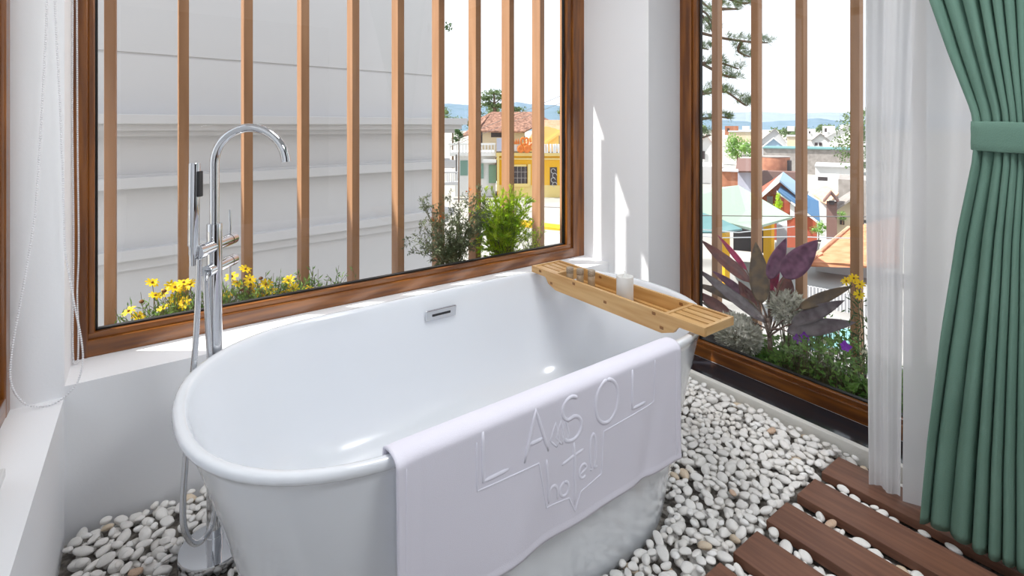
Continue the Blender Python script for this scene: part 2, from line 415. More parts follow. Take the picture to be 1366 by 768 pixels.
for y0, y1 in ((ty0+.011, ty0+.134), (ty1-.134, ty1-.011)):
    w = (tx1-tx0-.022); p = w/4
    for k in range(4):
        MB().box(tx0+.011+k*p+.004, tx0+.011+(k+1)*p-.004, y0, y1, tz-.010, tz-.003, bev=.001).build('end_slat', M['bambooY'], tr)
k = 0; y = ty0+.150
while y < ty1-.165:
    MB().box(tx0+.011, tx1-.011, y, y+.017, tz-.055, tz-.048, bev=.001).build('bottom_slat', M['bambooX'], tr); y += .0215
MB().box(tx0+.014, tx0+.030, ty0+.15, ty1-.15, tz-.0475, tz-.0435).box(tx1-.030, tx1-.014, ty0+.15, ty1-.15, tz-.0475, tz-.0435).build('batten', M['bambooY'], tr)
zb = tz-.0475
cd = thing('candle', 'white pillar candle standing in the bamboo tray', 'candle', (1.375, 1.215, zb))
R0 = .030
MB().lathe([(R0-.002,0),(R0,.003),(R0,.094),(R0-.001,.097),(R0-.004,.0975),(.010,.095),(.009,.099),(.005,.106),(.002,.109)], (1.375,1.215,zb), 40).build('wax_body', M['candle'], cd, auto=50)
MB().tube([(1.375,1.215,zb+.107),(1.3755,1.2155,zb+.114)], .0008, 6).build('wick', M['cap'], cd)
for i, (bx, by) in enumerate([(1.345,1.470),(1.362,1.430),(1.385,1.392)]):
    lab = ['small tan toiletry bottle in the bamboo tray, farthest left of the three', 'small tan toiletry bottle in the tray, between its two twins', 'small tan toiletry bottle in the tray, nearest the white candle'][i]
    b = thing('toiletry_bottle', lab, 'bottle', (bx, by, zb), 'toiletry bottles in the bamboo tray')
    MB().lathe([(.0125,0),(.0138,.002),(.0138,.052),(.012,.054)], (bx,by,zb), 24).build('bottle_body', M['bottle'], b, auto=50)
    MB().lathe([(.0135,.054),(.0142,.055),(.0142,.073),(.013,.075),(.003,.0752)], (bx,by,zb), 24).build('bottle_cap', M['cap'], b, auto=50)

# ------------------------------------------------------------------ bath filler tap
fx, fy = .152, 1.628
def fp(r, t, z): # r along image right, t along forward
    return Vector((fx, fy, 0)) + RT*r + FW*t + Vector((0,0,z))
fa = thing('bath_faucet', 'chrome floor-standing bath faucet beside the left end of the bathtub', 'faucet', (fx, fy, 0.0))
MB().lathe([(.086,-.0225),(.088,.0),(.088,.032),(.086,.036),(.03,.0375),(.024,.0375)], (fx,fy,0), 64).build('base_plate', M['chrome'], fa, auto=30)
MB().lathe([(.021,.0375),(.021,.060),(.0195,.062),(.0195,.905),(.0195,.925),(.0185,.928),(.012,.9285)], (fx,fy,0), 40).build('column', M['chrome'], fa, auto=30)
pts = [fp(0,0,z) for z in (.9, .95, 1.0, 1.05)]
for k in range(0, 25):
    a = PI-PI*k/24*.985; pts.append(fp(.1+.1*math.cos(a), 0, 1.095+.1*math.sin(a)))
MB().tube(pts, .0122, 24).build('spout', M['chrome'], fa, auto=40)
MB().tube([pts[-3], pts[-2], pts[-1]], .0128, 24).build('spout_tip', M['chrome'], fa, auto=40)
def cross_bar(t0, t1, z, r, name):
    b = MB().tube([fp(0,t0,z), fp(0,t0+.001,z), fp(0,t1-.028,z)], [r*.95, r, r], 28)
    b.build(name, M['chrome'], fa, auto=35)
    MB().tube([fp(0,t1-.028,z), fp(0,t1-.025,z)], r*.9, 28).build('seal_ring', M['rubber'], fa, auto=35)
    h = MB().tube([fp(0,t1-.025,z), fp(0,t1-.001,z), fp(0,t1,z)], [r, r, r*.94], 28).build('handle_knob', M['chrome'], fa, auto=35)
    return h
h1 = cross_bar(-.060, .098, .866, .0165, 'upper_valve_body')
MB().tube([fp(.0,.078,.880), fp(.0,.079,.905), fp(-.004,.083,.952)], .0036, 12).build('lever', M['chrome'], h1, auto=40)
h2 = cross_bar(-.038, .098, .803, .0165, 'lower_valve_body')
MB().tube([fp(.0,.078,.788), fp(.0,.078,.745), fp(.001,.078,.722)], .0036, 12).build('lever', M['chrome'], h2, auto=40)
# holder disc with a notch on the near end
hz = .866
axm = Matrix((( RT.x, 0, FW.x), (RT.y, 0, FW.y), (0, 1, 0)))
hold = MB().lathe([(.019,-.012),(.0205,-.010),(.0205,.010),(.019,.012)], fp(0,-.072,hz), 36, axm).build('shower_holder', M['chrome'], fa, auto=35)
tH = -.088
hs = MB().tube([fp(-.004,tH,.835), fp(-.004,tH,.862), fp(-.003,tH,.885), fp(-.003,tH,.888), fp(.0,tH,1.10), fp(.0,tH,1.103)], [.0085,.0095,.0115,.0135,.0135,.0125], 28).build('hand_shower', M['chrome'], fa, auto=35)
MB().box(.008, .0175, -.0085, .0085, 1.015, 1.082, M=Matrix(((RT.x,FW.x,0,fx+FW.x*tH),(RT.y,FW.y,0,fy+FW.y*tH),(0,0,1,0),(0,0,0,1))), bev=.002).build('nozzle_pad', M['rubber'], hs, auto=40)
def smooth_path(P, n=12):
    P = [Vector(p) for p in P]; out = []
    for i in range(len(P)-1):
        p0 = P[max(i-1,0)]; p1 = P[i]; p2 = P[i+1]; p3 = P[min(i+2,len(P)-1)]
        for k in range(n):
            t = k/n; out.append(.5*((2*p1)+(p2-p0)*t+(2*p0-5*p1+4*p2-p3)*t*t+(3*p1-p0-3*p2+p3)*t**3))
    out.append(P[-1]); return out
# hose: from the hand shower down to a loop above the plate, up behind the tub and to the lower valve
hp = smooth_path([at(266,345,1.315), at(264,400,1.315), at(260,470,1.31), at(253,540,1.30), at(248,610,1.285), at(244,670,1.27), at(246,705,1.27), at(258,724,1.29), at(272,718,1.325),
                  at(284,695,1.35), at(289,640,1.365), at(286,560,1.37), at(280,480,1.37), at(276.5,420,1.365), at(275,375,1.36), at(277,360,1.365)], 14)
rad = [.0072+.0007*(i % 2) for i in range(len(hp))]
# resample finely for ribs
fine = []
for a, b in zip(hp[:-1], hp[1:]):
    for k in range(3): fine.append(a.lerp(b, k/3))
fine.append(hp[-1])
MB().tube(fine, [.0068+.0008*(i % 2) for i in range(len(fine))], 14).build('shower_hose', M['hose'], fa, auto=60)

# ------------------------------------------------------------------ blind chains
def chain(name, path, label, step=.0066, r=.0029):
    P = smooth_path(path, 16); o = thing(name, label, 'chain', P[-1])
    mb = MB(); acc = 0; prev = P[0]; beads = [prev]
    for p in P[1:]:
        d = (p-prev).length
        while acc+d >= step:
            f = (step-acc)/d; prev = prev.lerp(p, f); beads.append(prev.copy()); d = (p-prev).length; acc = 0
        acc += d; prev = p
    for b in beads: mb.sphere(b, r, 6, 5)
    mb.build('beads', M['chain'], o, smooth=True)
    MB().tube(P, .0006, 5).build('cord', M['chain'], o)
    return o
d1 = 1.48
A_ = [(66,-150),(62.6,0),(59,88),(49,260),(40,331),(28,400),(16,466),(14.6,510),(30,536),(50,542),(72,538),(90,526),(104,508),(110.5,480),(108,450),(101,415),(94,375),(87,331),(84.6,260),(79.5,128),(75,42),(73,0),(70,-150)]
chain('blind_chain', [on_y(u,v,1.915) for u,v in A_], 'white beaded blind chain hanging in a long wide loop near the left edge')
B_ = [(97,-150),(97,0),(96.5,150),(98,300),(97.5,390),(97,450),(98,480),(101,486),(104,478),(104.5,440),(103,390),(105,330),(103.5,200),(102.5,0),(102,-150)]
chain('blind_chain', [on_y(u,v,2.11) for u,v in B_], 'white beaded blind chain hanging straight in front of the wide window frame')
P0 = at(75,42,1.43)
# chain hung blinds themselves, rolled up under the lintels (above the picture)
for nm, a, b, lab in (('roller_blind', (-.1,2.08,2.2), (2.0,2.08,2.2), 'rolled-up blind under the lintel of the wide window'),):
    o = MB().tube([a, b], .03, 20).build(nm, M['metal_w'], None, auto=40); tag(o, lab, 'blind')

bd_ = thing('window_blind', 'unseen translucent white blind lowered to diffuse sun at the left-edge window', 'blind', (-.262,-.5,2.2))  # out-of-view blind, lowered and made translucent to spread sunlight indoors
def blind_mat():
    m = bpy.data.materials.new('blind_fabric'); m.use_nodes = True; nt = m.node_tree; N = nt.nodes.new; L = nt.links.new
    nt.nodes.remove(nt.nodes['Principled BSDF']); d = N('ShaderNodeBsdfDiffuse'); d.inputs[0].default_value = (.8,.82,.85,1)
    t = N('ShaderNodeBsdfTranslucent'); t.inputs[0].default_value = (.36,.38,.42,1); a = N('ShaderNodeMixShader'); a.inputs[0].default_value = .55
    L(d.outputs[0], a.inputs[1]); L(t.outputs[0], a.inputs[2]); L(a.outputs[0], nt.nodes['Material Output'].inputs[0]); return m
MB().grid([[(-.262, -2.5+4.05*k/20, z) for k in range(21)] for z in (2.2, 1.6, 1.0, .45)]).build('blind_fabric', blind_mat(), bd_)
MB().box(-.272, -.252, -2.5, 1.55, .43, .45, bev=.003).build('bottom_bar', M['metal_w'], bd_)

# ------------------------------------------------------------------ curtains
def lerp_tab(tab, z):
    tab = sorted(tab)
    if z <= tab[0][0]: return tab[0][1]
    for (a, va), (b, vb) in zip(tab[:-1], tab[1:]):
        if z <= b: 
            q = (z-a)/(b-a); return va+(vb-va)*q
    return tab[-1][1]
def drape(zt, zb, L, R, X, amp, folds, seed, nz=70, nw=260, sharp=.35, hemw=0):
    rows = []
    for i in range(nz+1):
        z = zb+(zt-zb)*i/nz; r = []
        for k in range(nw+1):
            w = k/nw
            l, rr = lerp_tab(L, z), lerp_tab(R, z)
            ph = 2*PI*folds*(w+.018*math.sin(w*17+seed)+.010*math.sin(z*2.1+w*9+seed))
            a = lerp_tab(amp, z)*(1+.35*math.sin(w*23+seed*2))
            if sharp > .3: b_ = abs(math.sin(ph/2))**.75; x = X+a-2*a*b_
            else: x = X-a*math.cos(ph)
            y = l+(rr-l)*w+sharp*a*math.sin(ph)*.25
            x += (.004 if sharp > .3 else .0015)*noise.noise(Vector((w*14, z*5, seed)))
            r.append(Vector((x, y, z)))
        rows.append(r)
    return rows
gd = thing('green_drape', 'green floor-length drape gathered by a tieback at the right edge', 'curtain', (1.81,.2,.05))
Lg = [(.05,.488),(.3,.470),(.6,.440),(.9,.405),(1.1,.375),(1.17,.370),(1.24,.378),(1.4,.425),(1.56,.468),(2.5,.74)]
Rg = [(.05,-.10),(.6,-.02),(1.1,.07),(1.17,.08),(1.24,.07),(1.56,-.08),(2.5,-.6)]
Ag = [(.05,.022),(.5,.021),(.9,.016),(1.12,.011),(1.17,.010),(1.22,.011),(1.5,.018),(2.5,.03)]
o = MB().grid(drape(2.5, .055, Lg, Rg, 1.83, Ag, 18, 1.3, nz=110, nw=420)).build('drape_cloth', M['green'], gd, smooth=True)
md = o.modifiers.new('t', 'SOLIDIFY'); md.thickness = .002
# tieback: flattened band around the gathered cloth
mb = MB(); ring = []
for k in range(64):
    a = 2*PI*k/64; c, s_ = math.cos(a), math.sin(a); e = .7
    ring.append((1.83+.026*math.copysign(abs(c)**e, c), .226+.152*math.copysign(abs(s_)**e, s_)))
zz = [(-.040,.000),(-.038,.003),(-.02,.0035),(0,.003),(.02,.0035),(.038,.003),(.040,.000)]
rows = []
for dz, off in zz:
    r = []
    for k in range(65):
        x, y = ring[k % 64]; cx_, cy_ = x-1.83, y-.226; l = math.hypot(cx_, cy_)
        r.append(Vector((x+cx_/l*off, y+cy_/l*off, 1.168+dz+.006*math.sin(k/64*2*PI)+.0015*noise.noise(Vector((k*.4,dz*60,0))))))
    rows.append(r)
o = MB().grid(rows).build('tieback', M['green'], gd, smooth=True); md = o.modifiers.new('t', 'SOLIDIFY'); md.thickness = .004
s1 = thing('sheer_curtain', 'narrow white sheer curtain edge hanging nearest the tall window glass', 'curtain', (1.93,.6,.02), 'white sheer curtains')
o = MB().grid(drape(2.5, .022, [(.02,.654),(1.2,.663),(2.5,.66)], [(.02,.574),(.8,.566),(1.6,.530),(2.5,.50)], 1.935, [(.02,.010),(2.5,.014)], 1.5, .4, nz=50, nw=120, sharp=.2)).build('sheer_cloth', M['sheer'], s1, smooth=True)
s2 = thing('sheer_curtain', 'white sheer curtain hanging directly beside the green drape', 'curtain', (1.93,.2,.02), 'white sheer curtains')
o = MB().grid(drape(2.5, .026, [(.02,.560),(.8,.556),(1.6,.524),(2.5,.49)], [(.02,-.3),(2.5,-.45)], 1.925, [(.02,.022),(2.5,.03)], 6.5, 2.2, nz=50, nw=260, sharp=.2)).build('sheer_cloth', M['sheer'], s2, smooth=True)
o = MB().tube([(1.83,1.2,2.53),(1.83,-1.2,2.53)], .012, 16).build('curtain_rod', M['metal_w'], None, auto=40); tag(o, 'white rod holding the green drape and sheer curtains', 'rod')

# ------------------------------------------------------------------ decking
bl = ['deck board nearest the tall window, under the curtain hems', 'second brown deck board from the tall window', 'third brown deck board from the tall window', 'fourth brown deck board from the tall window', 'brown deck board at the bottom edge showing only its corner']
boards = []
for i, (x0, x1) in enumerate([(1.865,2.000),(1.686,1.811),(1.502,1.628),(1.315,1.441),(1.130,1.256)]):
    o = MB().box(x0, x1, -1.2, .775+random.uniform(-.004,.004), -.008, .02, bev=.002).build('deck_board', M['deck'])
    tag(o, bl[i], 'deck board', 'brown deck boards'); boards.append((x0, x1))
for k, y in enumerate((.70, .1, -.5, -1.1)):
    o = MB().box(1.05, 2.06, y-.02, y+.02, -.0225, -.0085).build('deck_joist', M['rubber']); tag(o, 'dark joist under the deck boards', 'joist', 'joists under the deck boards')

# ------------------------------------------------------------------ pebbles: dropped one by one onto a height field
rng = random.Random(11)
cell = .004; X0, Y0, X1, Y1 = -.19, .2, 2.076, 1.951
nx, ny = int((X1-X0)/cell), int((Y1-Y0)/cell)
H = np.full((nx, ny), -.023)
gx = X0+(np.arange(nx)+.5)*cell; gy = Y0+(np.arange(ny)+.5)*cell
GX, GY = np.meshgrid(gx, gy, indexing='ij')
base = np.zeros((nx, ny), bool)
ax_, wy_ = .66, .375
_ax = .345*1.08; _st = .628-_ax
base |= ((np.clip(np.abs(GX-TC.x)-_st, 0, None)/_ax)**2.35+(np.abs(GY-TC.y)/.35)**2.35) < 1
base |= ((GX-fx)**2+(GY-fy)**2 < .096**2)
deck = np.zeros((nx, ny), bool)
for x0, x1 in boards: deck |= (GX > x0-.002) & (GX < x1+.002) & (GY < .782)
blocked = base | deck
inframe = lambda x, y: True
def proj(p):
    d = sn*p[0]+cs*p[1]; r = cs*p[0]-sn*p[1]
    return (CX+F*r/d, HY+F*(EYE-p[2])/d, d)
peb = []
ROTS = []
def drop(x, y, a, b, c, yaw, tries=5, limit=.03, strict=True):
    best = None
    for _ in range(tries):
        xx, yy = x+rng.uniform(-.014,.014), y+rng.uniform(-.014,.014)
        i0, i1 = int((xx-a-X0)/cell), int((xx+a-X0)/cell)+1; j0, j1 = int((yy-a-Y0)/cell), int((yy+a-Y0)/cell)+1
        if i0 < 0 or j0 < 0 or i1 > nx or j1 > ny: continue
        dx = GX[i0:i1, j0:j1]-xx; dy = GY[i0:i1, j0:j1]-yy
        cy, sy = math.cos(yaw), math.sin(yaw)
        u = (dx*cy+dy*sy)/a; w = (-dx*sy+dy*cy)/b; q = 1-u*u-w*w; ins = q > 0
        if not ins.any() or (blocked[i0:i1, j0:j1] & ins).any(): continue
        h = np.sqrt(np.clip(q, 0, 1))*c
        z = (np.where(ins, H[i0:i1, j0:j1]+h*.93, -9)).max()
        if best is None or z < best[0]: best = (z, xx, yy, i0, i1, j0, j1, ins, h)
    if best is None: return False
    z, xx, yy, i0, i1, j0, j1, ins, h = best
    if z+c > limit: return False
    # tilt follows the local slope a little
    sl = H[i0:i1, j0:j1]
    top = np.where(ins, z+h*.93, H[i0:i1, j0:j1]); H[i0:i1, j0:j1] = np.maximum(H[i0:i1, j0:j1], top)
    peb.append((xx, yy, z, a, b, c, yaw, rng.uniform(-.28,.28), rng.uniform(-.28,.28)))
    return True
def size():
    k = rng.choice((.6,.75,.85,.95,1,1.05,1.15)); return (.0215*k*rng.uniform(.85,1.2), .0160*k*rng.uniform(.85,1.15), .0108*k*rng.uniform(.85,1.25))
areas = [((-.185,.42),(.95,1.948),3600), ((.95,2.07),(.785,1.948),9500), ((1.05,2.07),(.25,.785),1500), ((.4,1.0),(1.6,1.948),500), ((.75,1.1),(.6,1.0),1000), ((.3,.8),(.8,1.0),400)]
for (ax0, ax1), (ay0, ay1), cnt in areas:
    for _ in range(cnt):
        x, y = rng.uniform(ax0, ax1), rng.uniform(ay0, ay1)
        a, b, c = size()
        lim = .030
        if y < .785 and x > 1.06: a, b, c = a*.95, b*.9, c*.95; lim = .022
        if b > a: a, b = b, a
        drop(x, y, a, b, c, rng.uniform(0, PI), limit=lim)
# pebble meshes
def stone_planes(seed):
    q = random.Random(seed*13+5); out = []
    for _ in range(11):
        n_ = Vector((q.gauss(0,1), q.gauss(0,1), q.gauss(0,1))).normalized(); out.append((n_, q.uniform(.72,1.0)))
    return out
def stone(n_, pl_):
    """sphere chipped by random planes with soft corners"""
    k = 9; acc = 1.0
    for m_, h in pl_:
        d = n_.dot(m_)
        if d > .05: acc += (d/h)**k
    return n_*(acc**(-1/k))*1.04
def pebble_bm(seed, mt):
    bm = bmesh.new(); bmesh.ops.create_icosphere(bm, subdivisions=3, radius=1)
    pl_ = stone_planes(seed)
    for v in bm.verts: v.co = stone(v.co.normalized(), pl_)
    me = bpy.data.meshes.new('pebble'); bm.to_mesh(me); bm.free(); me.materials.append(mt)
    for p in me.polygons: p.use_smooth = True
    return me
PM = [pebble_bm(i, M['pebble']) for i in range(9)]+[pebble_bm(20, M['pebble_tan']), pebble_bm(21, M['pebble_rust'])]
def mesh_bvh(objs):
    vs = []; fs = []
    for o in objs:
        off = len(vs); vs += [o.matrix_basis @ v.co if o.parent is None else v.co.copy() for v in o.data.vertices]
        fs += [tuple(i+off for i in p.vertices) for p in o.data.polygons]
    return BVHTree.FromPolygons(vs, fs)
occl = [o for o in bpy.data.objects if o.type == 'MESH' and o.name.split('.')[0] in ('tub_shell','towel_cloth','deck_board','drape_cloth','sheer_cloth','wall_left','base_plate')]
bv = mesh_bvh(occl); cam0 = Vector((0,0,EYE))
vis = []; hid = []
for p in peb:
    u, v, d = proj(p); ok = -10 < u < 1376 and -10 < v < 778
    if ok:
        tgt = Vector((p[0], p[1], p[2]+p[5])); dr = tgt-cam0; L = dr.length; dr.normalize()
        ok = bv.ray_cast(cam0, dr, L-.004)[0] is None
    exposed = p[2]+p[5] > H[min(nx-1,int((p[0]-X0)/cell)), min(ny-1,int((p[1]-Y0)/cell))]-.002
    (vis if ok and exposed else hid).append((d, p))
vis.sort(key=lambda t: t[0]/t[1][3])
ind = vis[:300]; rest = vis[300:]+hid
def pmat(p):
    return Matrix.Translation(p[:3]) @ Matrix.Rotation(p[6],4,'Z') @ Matrix.Rotation(p[7],4,'X') @ Matrix.Rotation(p[8],4,'Y') @ Matrix.Diagonal((p[3],p[4],p[5],1))
def pick():
    r = rng.random(); return 10 if r < .012 else (9 if r < .05 else rng.randrange(9))
protos = {}
for d, p in ind:
    k = pick()
    if k not in protos:
        protos[k] = bpy.data.objects.new('pebble', PM[k]); o = protos[k]
    else: o = protos[k].copy()
    COL.objects.link(o); o.matrix_basis = pmat(p)
    tag(o, 'smooth white pebble lying loose in the pebble bed around the bathtub' if k < 9 else 'cream or tan stained pebble lying among the white pebbles', 'pebble', 'white pebbles' if k < 9 else 'tan pebbles')
# remaining pebbles
tv = {k: ([v.co.copy() for v in PM[k].vertices], [tuple(q.vertices) for q in PM[k].polygons]) for k in range(11)}
lo = []
for i in range(9):
    bm = bmesh.new(); bmesh.ops.create_icosphere(bm, subdivisions=2, radius=1)
    pl_ = stone_planes(i)
    for v in bm.verts: v.co = stone(v.co.normalized(), pl_)
    bm.verts.index_update(); lo.append(([v.co.copy() for v in bm.verts], [tuple(v.index for v in f.verts) for f in bm.faces])); bm.free()
mb = MB()
for d, p in rest:
    vsx, fsx = lo[rng.randrange(9)]; mm = pmat(p); mb.add([mm @ v for v in vsx], fsx)
def pebble_stuff_mat():
    m = M['pebble'].copy(); m.name = 'white_pebble_bed'; return m
o = mb.build('pebble_bed', pebble_stuff_mat(), None, smooth=True)
tag(o, 'bed of small white pebbles spread around the bathtub', 'pebbles', None, 'stuff')

# ------------------------------------------------------------------ foliage helpers
def leaf_mat(name, c, c2=None, tr=.3, rough=.5, ns=20): return mat(name, c, rough, col2=c2, noise_s=ns, trans=tr, spec=.3)
M['lf_gray'] = leaf_mat('leaf_grey_green', srgb(142,152,118), srgb(100,116,84))
M['lf_bright'] = leaf_mat('leaf_bright', srgb(208,228,66), srgb(156,198,40), .5)
M['lf_mid'] = leaf_mat('leaf_mid', srgb(150,186,100), srgb(100,144,66), .4)
M['lf_dark'] = leaf_mat('leaf_dark', srgb(78,108,58), srgb(50,76,42))
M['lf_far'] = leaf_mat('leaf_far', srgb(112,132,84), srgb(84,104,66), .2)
M['lf_pine'] = leaf_mat('pine_needles', srgb(116,136,82), srgb(92,112,80), .3)
M['stem'] = mat('plant_stem', srgb(110,104,70), .7)
M['bark'] = mat('bark', srgb(104,84,68), .9, bump=.5, bump_s=20)
M['petal_y'] = leaf_mat('yellow_petal', srgb(250,222,40), srgb(240,200,20), .4, .6)
M['center'] = mat('flower_center', srgb(140,100,20), .8)
M['bud'] = mat('brown_bud', srgb(110,72,36), .8)
M['petal_v'] = leaf_mat('violet_petal', srgb(170,80,220), srgb(140,50,196), .35)
M['petal_w'] = leaf_mat('white_petal', srgb(250,246,220), None, .35)
M['petal_o'] = leaf_mat('orange_petal', srgb(226,120,40), None, .35)
def leaf(mb, p, dirv, L, W, nrm=None, n=1, bend=0):
    """pointed leaf made of 2 or more quads along dirv"""
    dirv = dirv.normalized(); nrm = nrm or Vector((random.uniform(-1,1), random.uniform(-1,1), random.uniform(.2,1)))
    side = dirv.cross(nrm)
    if side.length < 1e-4: side = dirv.cross(Vector((1,0,0)))
    side.normalize(); up = side.cross(dirv)
    a = p; b = p+dirv*L*.45+side*W/2+up*bend*L*.3; c = p+dirv*L+up*(-bend)*L*.4; d = p+dirv*L*.45-side*W/2+up*bend*L*.3
    mb.add([a, b, c, d], [(0,1,2,3)])
def rv(): 
    while True:
        v = Vector((random.uniform(-1,1), random.uniform(-1,1), random.uniform(-1,1)))
        if .05 < v.length < 1: return v.normalized()
def daisy(parent, c, nrm, R, m_p, petals=9, buds=False):
    nrm = nrm.normalized(); x = nrm.orthogonal().normalized(); y = nrm.cross(x); mb = MB()
    for k in range(petals):
        a = 2*PI*k/petals+random.uniform(-.1,.1); dv = x*math.cos(a)+y*math.sin(a); sd = nrm.cross(dv); w = R*.36
        droop = random.uniform(-.1,.25)
        q = [c+dv*R*.15-sd*w*.3, c+dv*R*.15+sd*w*.3, c+dv*R*.65+sd*w*.55+nrm*R*.12, c+dv*R*.65-sd*w*.55+nrm*R*.12, c+dv*R+sd*w*.35+nrm*R*(.10-droop), c+dv*R-sd*w*.35+nrm*R*(.10-droop)]
        mb.add(q, [(0,1,2,3), (3,2,4,5)])
    f = mb.build('flower', m_p, parent)
    MB().sphere(c+nrm*R*.1, R*.2, 8, 5).build('flower_center', M['center'], f, smooth=True)
    return f

# yellow daisies in the far planter
def daisy_plant(label, heads, buds, cx0, w, y0=2.42, soil=.36, ntuft=260):
    base = Vector((cx0, y0, soil)); pl = thing('daisy_plant', label, 'plant', base)
    fol = MB(); st = MB()
    for _ in range(ntuft):
        p = Vector((cx0+random.gauss(0, w*.42), y0+random.gauss(0,.035), soil+random.uniform(0,.04)))
        if abs(p.y-y0) > .09: p.y = y0
        dv = Vector((random.gauss(0,.5), random.gauss(0,.35), 1)).normalized(); h = random.uniform(.06,.17)
        q = p+dv*h; st.tube([p, q], .0009, 4, False)
        for _k in range(5):
            t = random.uniform(.3,1); leaf(fol, p.lerp(q, t), (dv+rv()*.9), random.uniform(.018,.034), .006)
    for u, v, yy in heads:
        c = on_y(u, v, yy); b = Vector((c.x+random.uniform(-.03,.03)+(cx0-c.x)*.25, y0+random.uniform(-.03,.03), soil+.02))
        mid = b.lerp(c, .5)+Vector((random.uniform(-.012,.012), 0, .01))
        st.tube(smooth_path([b, mid, c], 4), .0012, 5, False)
        daisy(pl, c, Vector((random.uniform(-.5,.3), random.uniform(-.75,-.1), random.uniform(.35,1))), random.uniform(.023,.030), M['petal_y'])
    bd = MB()
    for u, v, yy in buds:
        c = on_y(u, v, yy); st.tube([Vector((c.x+.02, y0, soil)), c], .001, 5, False); bd.sphere(c, .009, 8, 6, (1,1,.8))
    fol.build('foliage', M['lf_mid'], pl); st.build('stems', M['stem'], pl)
    if buds: bd.build('seed_head', M['bud'], pl, smooth=True)
    return pl
hl = [(203,377),(207,394),(217,392),(172,415),(185,422),(233,383),(245,377),(254,379),(233,399),(218,410),(246,404),(240,384),(228,381)]
hr = [(327,359),(309,369),(316,378),(334,380),(355,379),(362,388),(348,397),(385,374),(379,391),(391,385),(411,385),(302,393),(333,373),(344,390),(372,396),(430,388),(356,393)]
daisy_plant('yellow daisy clump in the planter left of the faucet', [(u,v,random.uniform(2.36,2.46)) for u,v in hl], [(189,402,2.4),(219,388,2.38)], .13, .22)
daisy_plant('yellow daisy clump in the planter right of the faucet', [(u,v,random.uniform(2.36,2.46)) for u,v in hr], [(348,371,2.4),(322,386,2.4),(386,391,2.4)], .42, .34, ntuft=340)

def shrub(name, label, c, w, h, nst, leafL, leafW, ml, airy=.5, spread=.6, cat='shrub', extra=None, nl=40, up=.6, dy=.08, sr=.0012, group=None):
    c = Vector(c); pl = thing(name, label, cat, c, group); fol = MB(); st = MB(); ex = MB()
    for _ in range(nst):
        b = c+Vector((random.gauss(0,.02), random.gauss(0,.015), 0))
        tip = c+Vector((random.uniform(-w,w), random.uniform(-dy,dy), h*random.uniform(.35,1)*(1-.25*abs(random.gauss(0,.5)))))
        mid = b.lerp(tip, .5)+Vector((0,0,h*.08)); P = smooth_path([b, mid, tip], 5); st.tube(P, [sr*1.6]*5+[sr]*(len(P)-5), 4, False)
        for _k in range(nl):
            t = random.uniform(airy*.5, 1); p = P[int(t*(len(P)-1))]+rv()*random.uniform(0, .018)
            d = (tip-b).normalized()*up+rv(); leaf(fol, p, d, leafL*random.uniform(.6,1.3), leafW)
        for _k in range(3):
            a = P[random.randrange(3, len(P))]; e = a+((tip-b).normalized()*.6+rv()).normalized()*random.uniform(.03,.09)
            st.tube([a, e], sr*.6, 4, False)
            for _j in range(int(nl*.5)): leaf(fol, a.lerp(e, random.uniform(.1,1))+rv()*.004, (e-a).normalized()*up+rv(), leafL*random.uniform(.6,1.2), leafW)
        if extra and random.random() < extra[1]:
            for _k in range(4): leaf(ex, tip+rv()*.015, rv(), .016, .012)
    fol.build('foliage', ml, pl); st.build('stems', M['stem'], pl)
    if extra: ex.build('blossoms', extra[0], pl)
    return pl
shrub('wispy_shrub', 'wispy grey-green shrub in the planter before the neighbouring wall corner', (1.36,2.44,.36), .25, .52, 64, .022, .0055, M['lf_gray'], cat='shrub', extra=(M['petal_o'],.15), nl=44)
shrub('feathery_conifer', 'bright lime green feathery bush in the planter before the yellow building', (1.70,2.44,.36), .16, .47, 120, .026, .0046, M['lf_bright'], up=1.6, nl=70, airy=.1)
shrub('grass_tuft', 'small pale green wispy tuft in the planter near the right window jamb', (1.90,2.42,.36), .10, .24, 26, .018, .003, M['lf_bright'], up=1.6, nl=16)

# ------------------------------------------------------------------ planting outside the tall window
def big_leaf(parent, base, tip, W, ml, fold=.25, curl=.12, twist=0, face=None):
    base, tip = Vector(base), Vector(tip); ax = tip-base; L = ax.length; d = ax.normalized()
    view = face or (base-Vector((0,0,EYE))).normalized()
    side = d.cross(view).normalized(); nr = side.cross(d)
    if twist: 
        R_ = Matrix.Rotation(twist, 3, d); side = R_ @ side; nr = R_ @ nr
    rows = []; n = 16
    for i in range(n+1):
        t = i/n; w = W*(math.sin(PI*min(1, t**.72))**.8)*.5+W*.06*(1-t)
        if i == n: w = .0006
        c = base+ax*t+nr*curl*L*math.sin(t*PI)*.5+Vector((0,0,-.05*L*t*t))
        row = []
        for k in range(-3, 4):
            q = k/3; row.append(c+side*w*q+nr*(-fold*w*abs(q)+.01*W*math.sin(i*1.7+k)))
        rows.append(row)
    o = MB().grid(rows).build('leaf', ml, parent, smooth=True)
    md = o.modifiers.new('t', 'SOLIDIFY'); md.thickness = .0008
    return o
def ti_mat(name, a, b, tr=.25, st=(3,3,3)):
    return mat(name, a, .38, col2=b, noise_s=9, trans=tr, spec=.5, stretch=st, bump=.15, bump_s=60)
T1 = ti_mat('ti_maroon', srgb(116,72,72), srgb(150,92,84)); T2 = ti_mat('ti_purple', srgb(120,78,108), srgb(160,108,140))
T3 = ti_mat('ti_pink', srgb(216,70,130), srgb(160,70,106), .4); T4 = ti_mat('ti_olive', srgb(142,120,90), srgb(112,96,82)); T5 = ti_mat('ti_grey', srgb(134,126,130), srgb(108,94,102))
tp = thing('ti_plant', 'maroon broad-leaved ti plant in the planter outside the tall window', 'plant', (2.58,1.30,-.05))
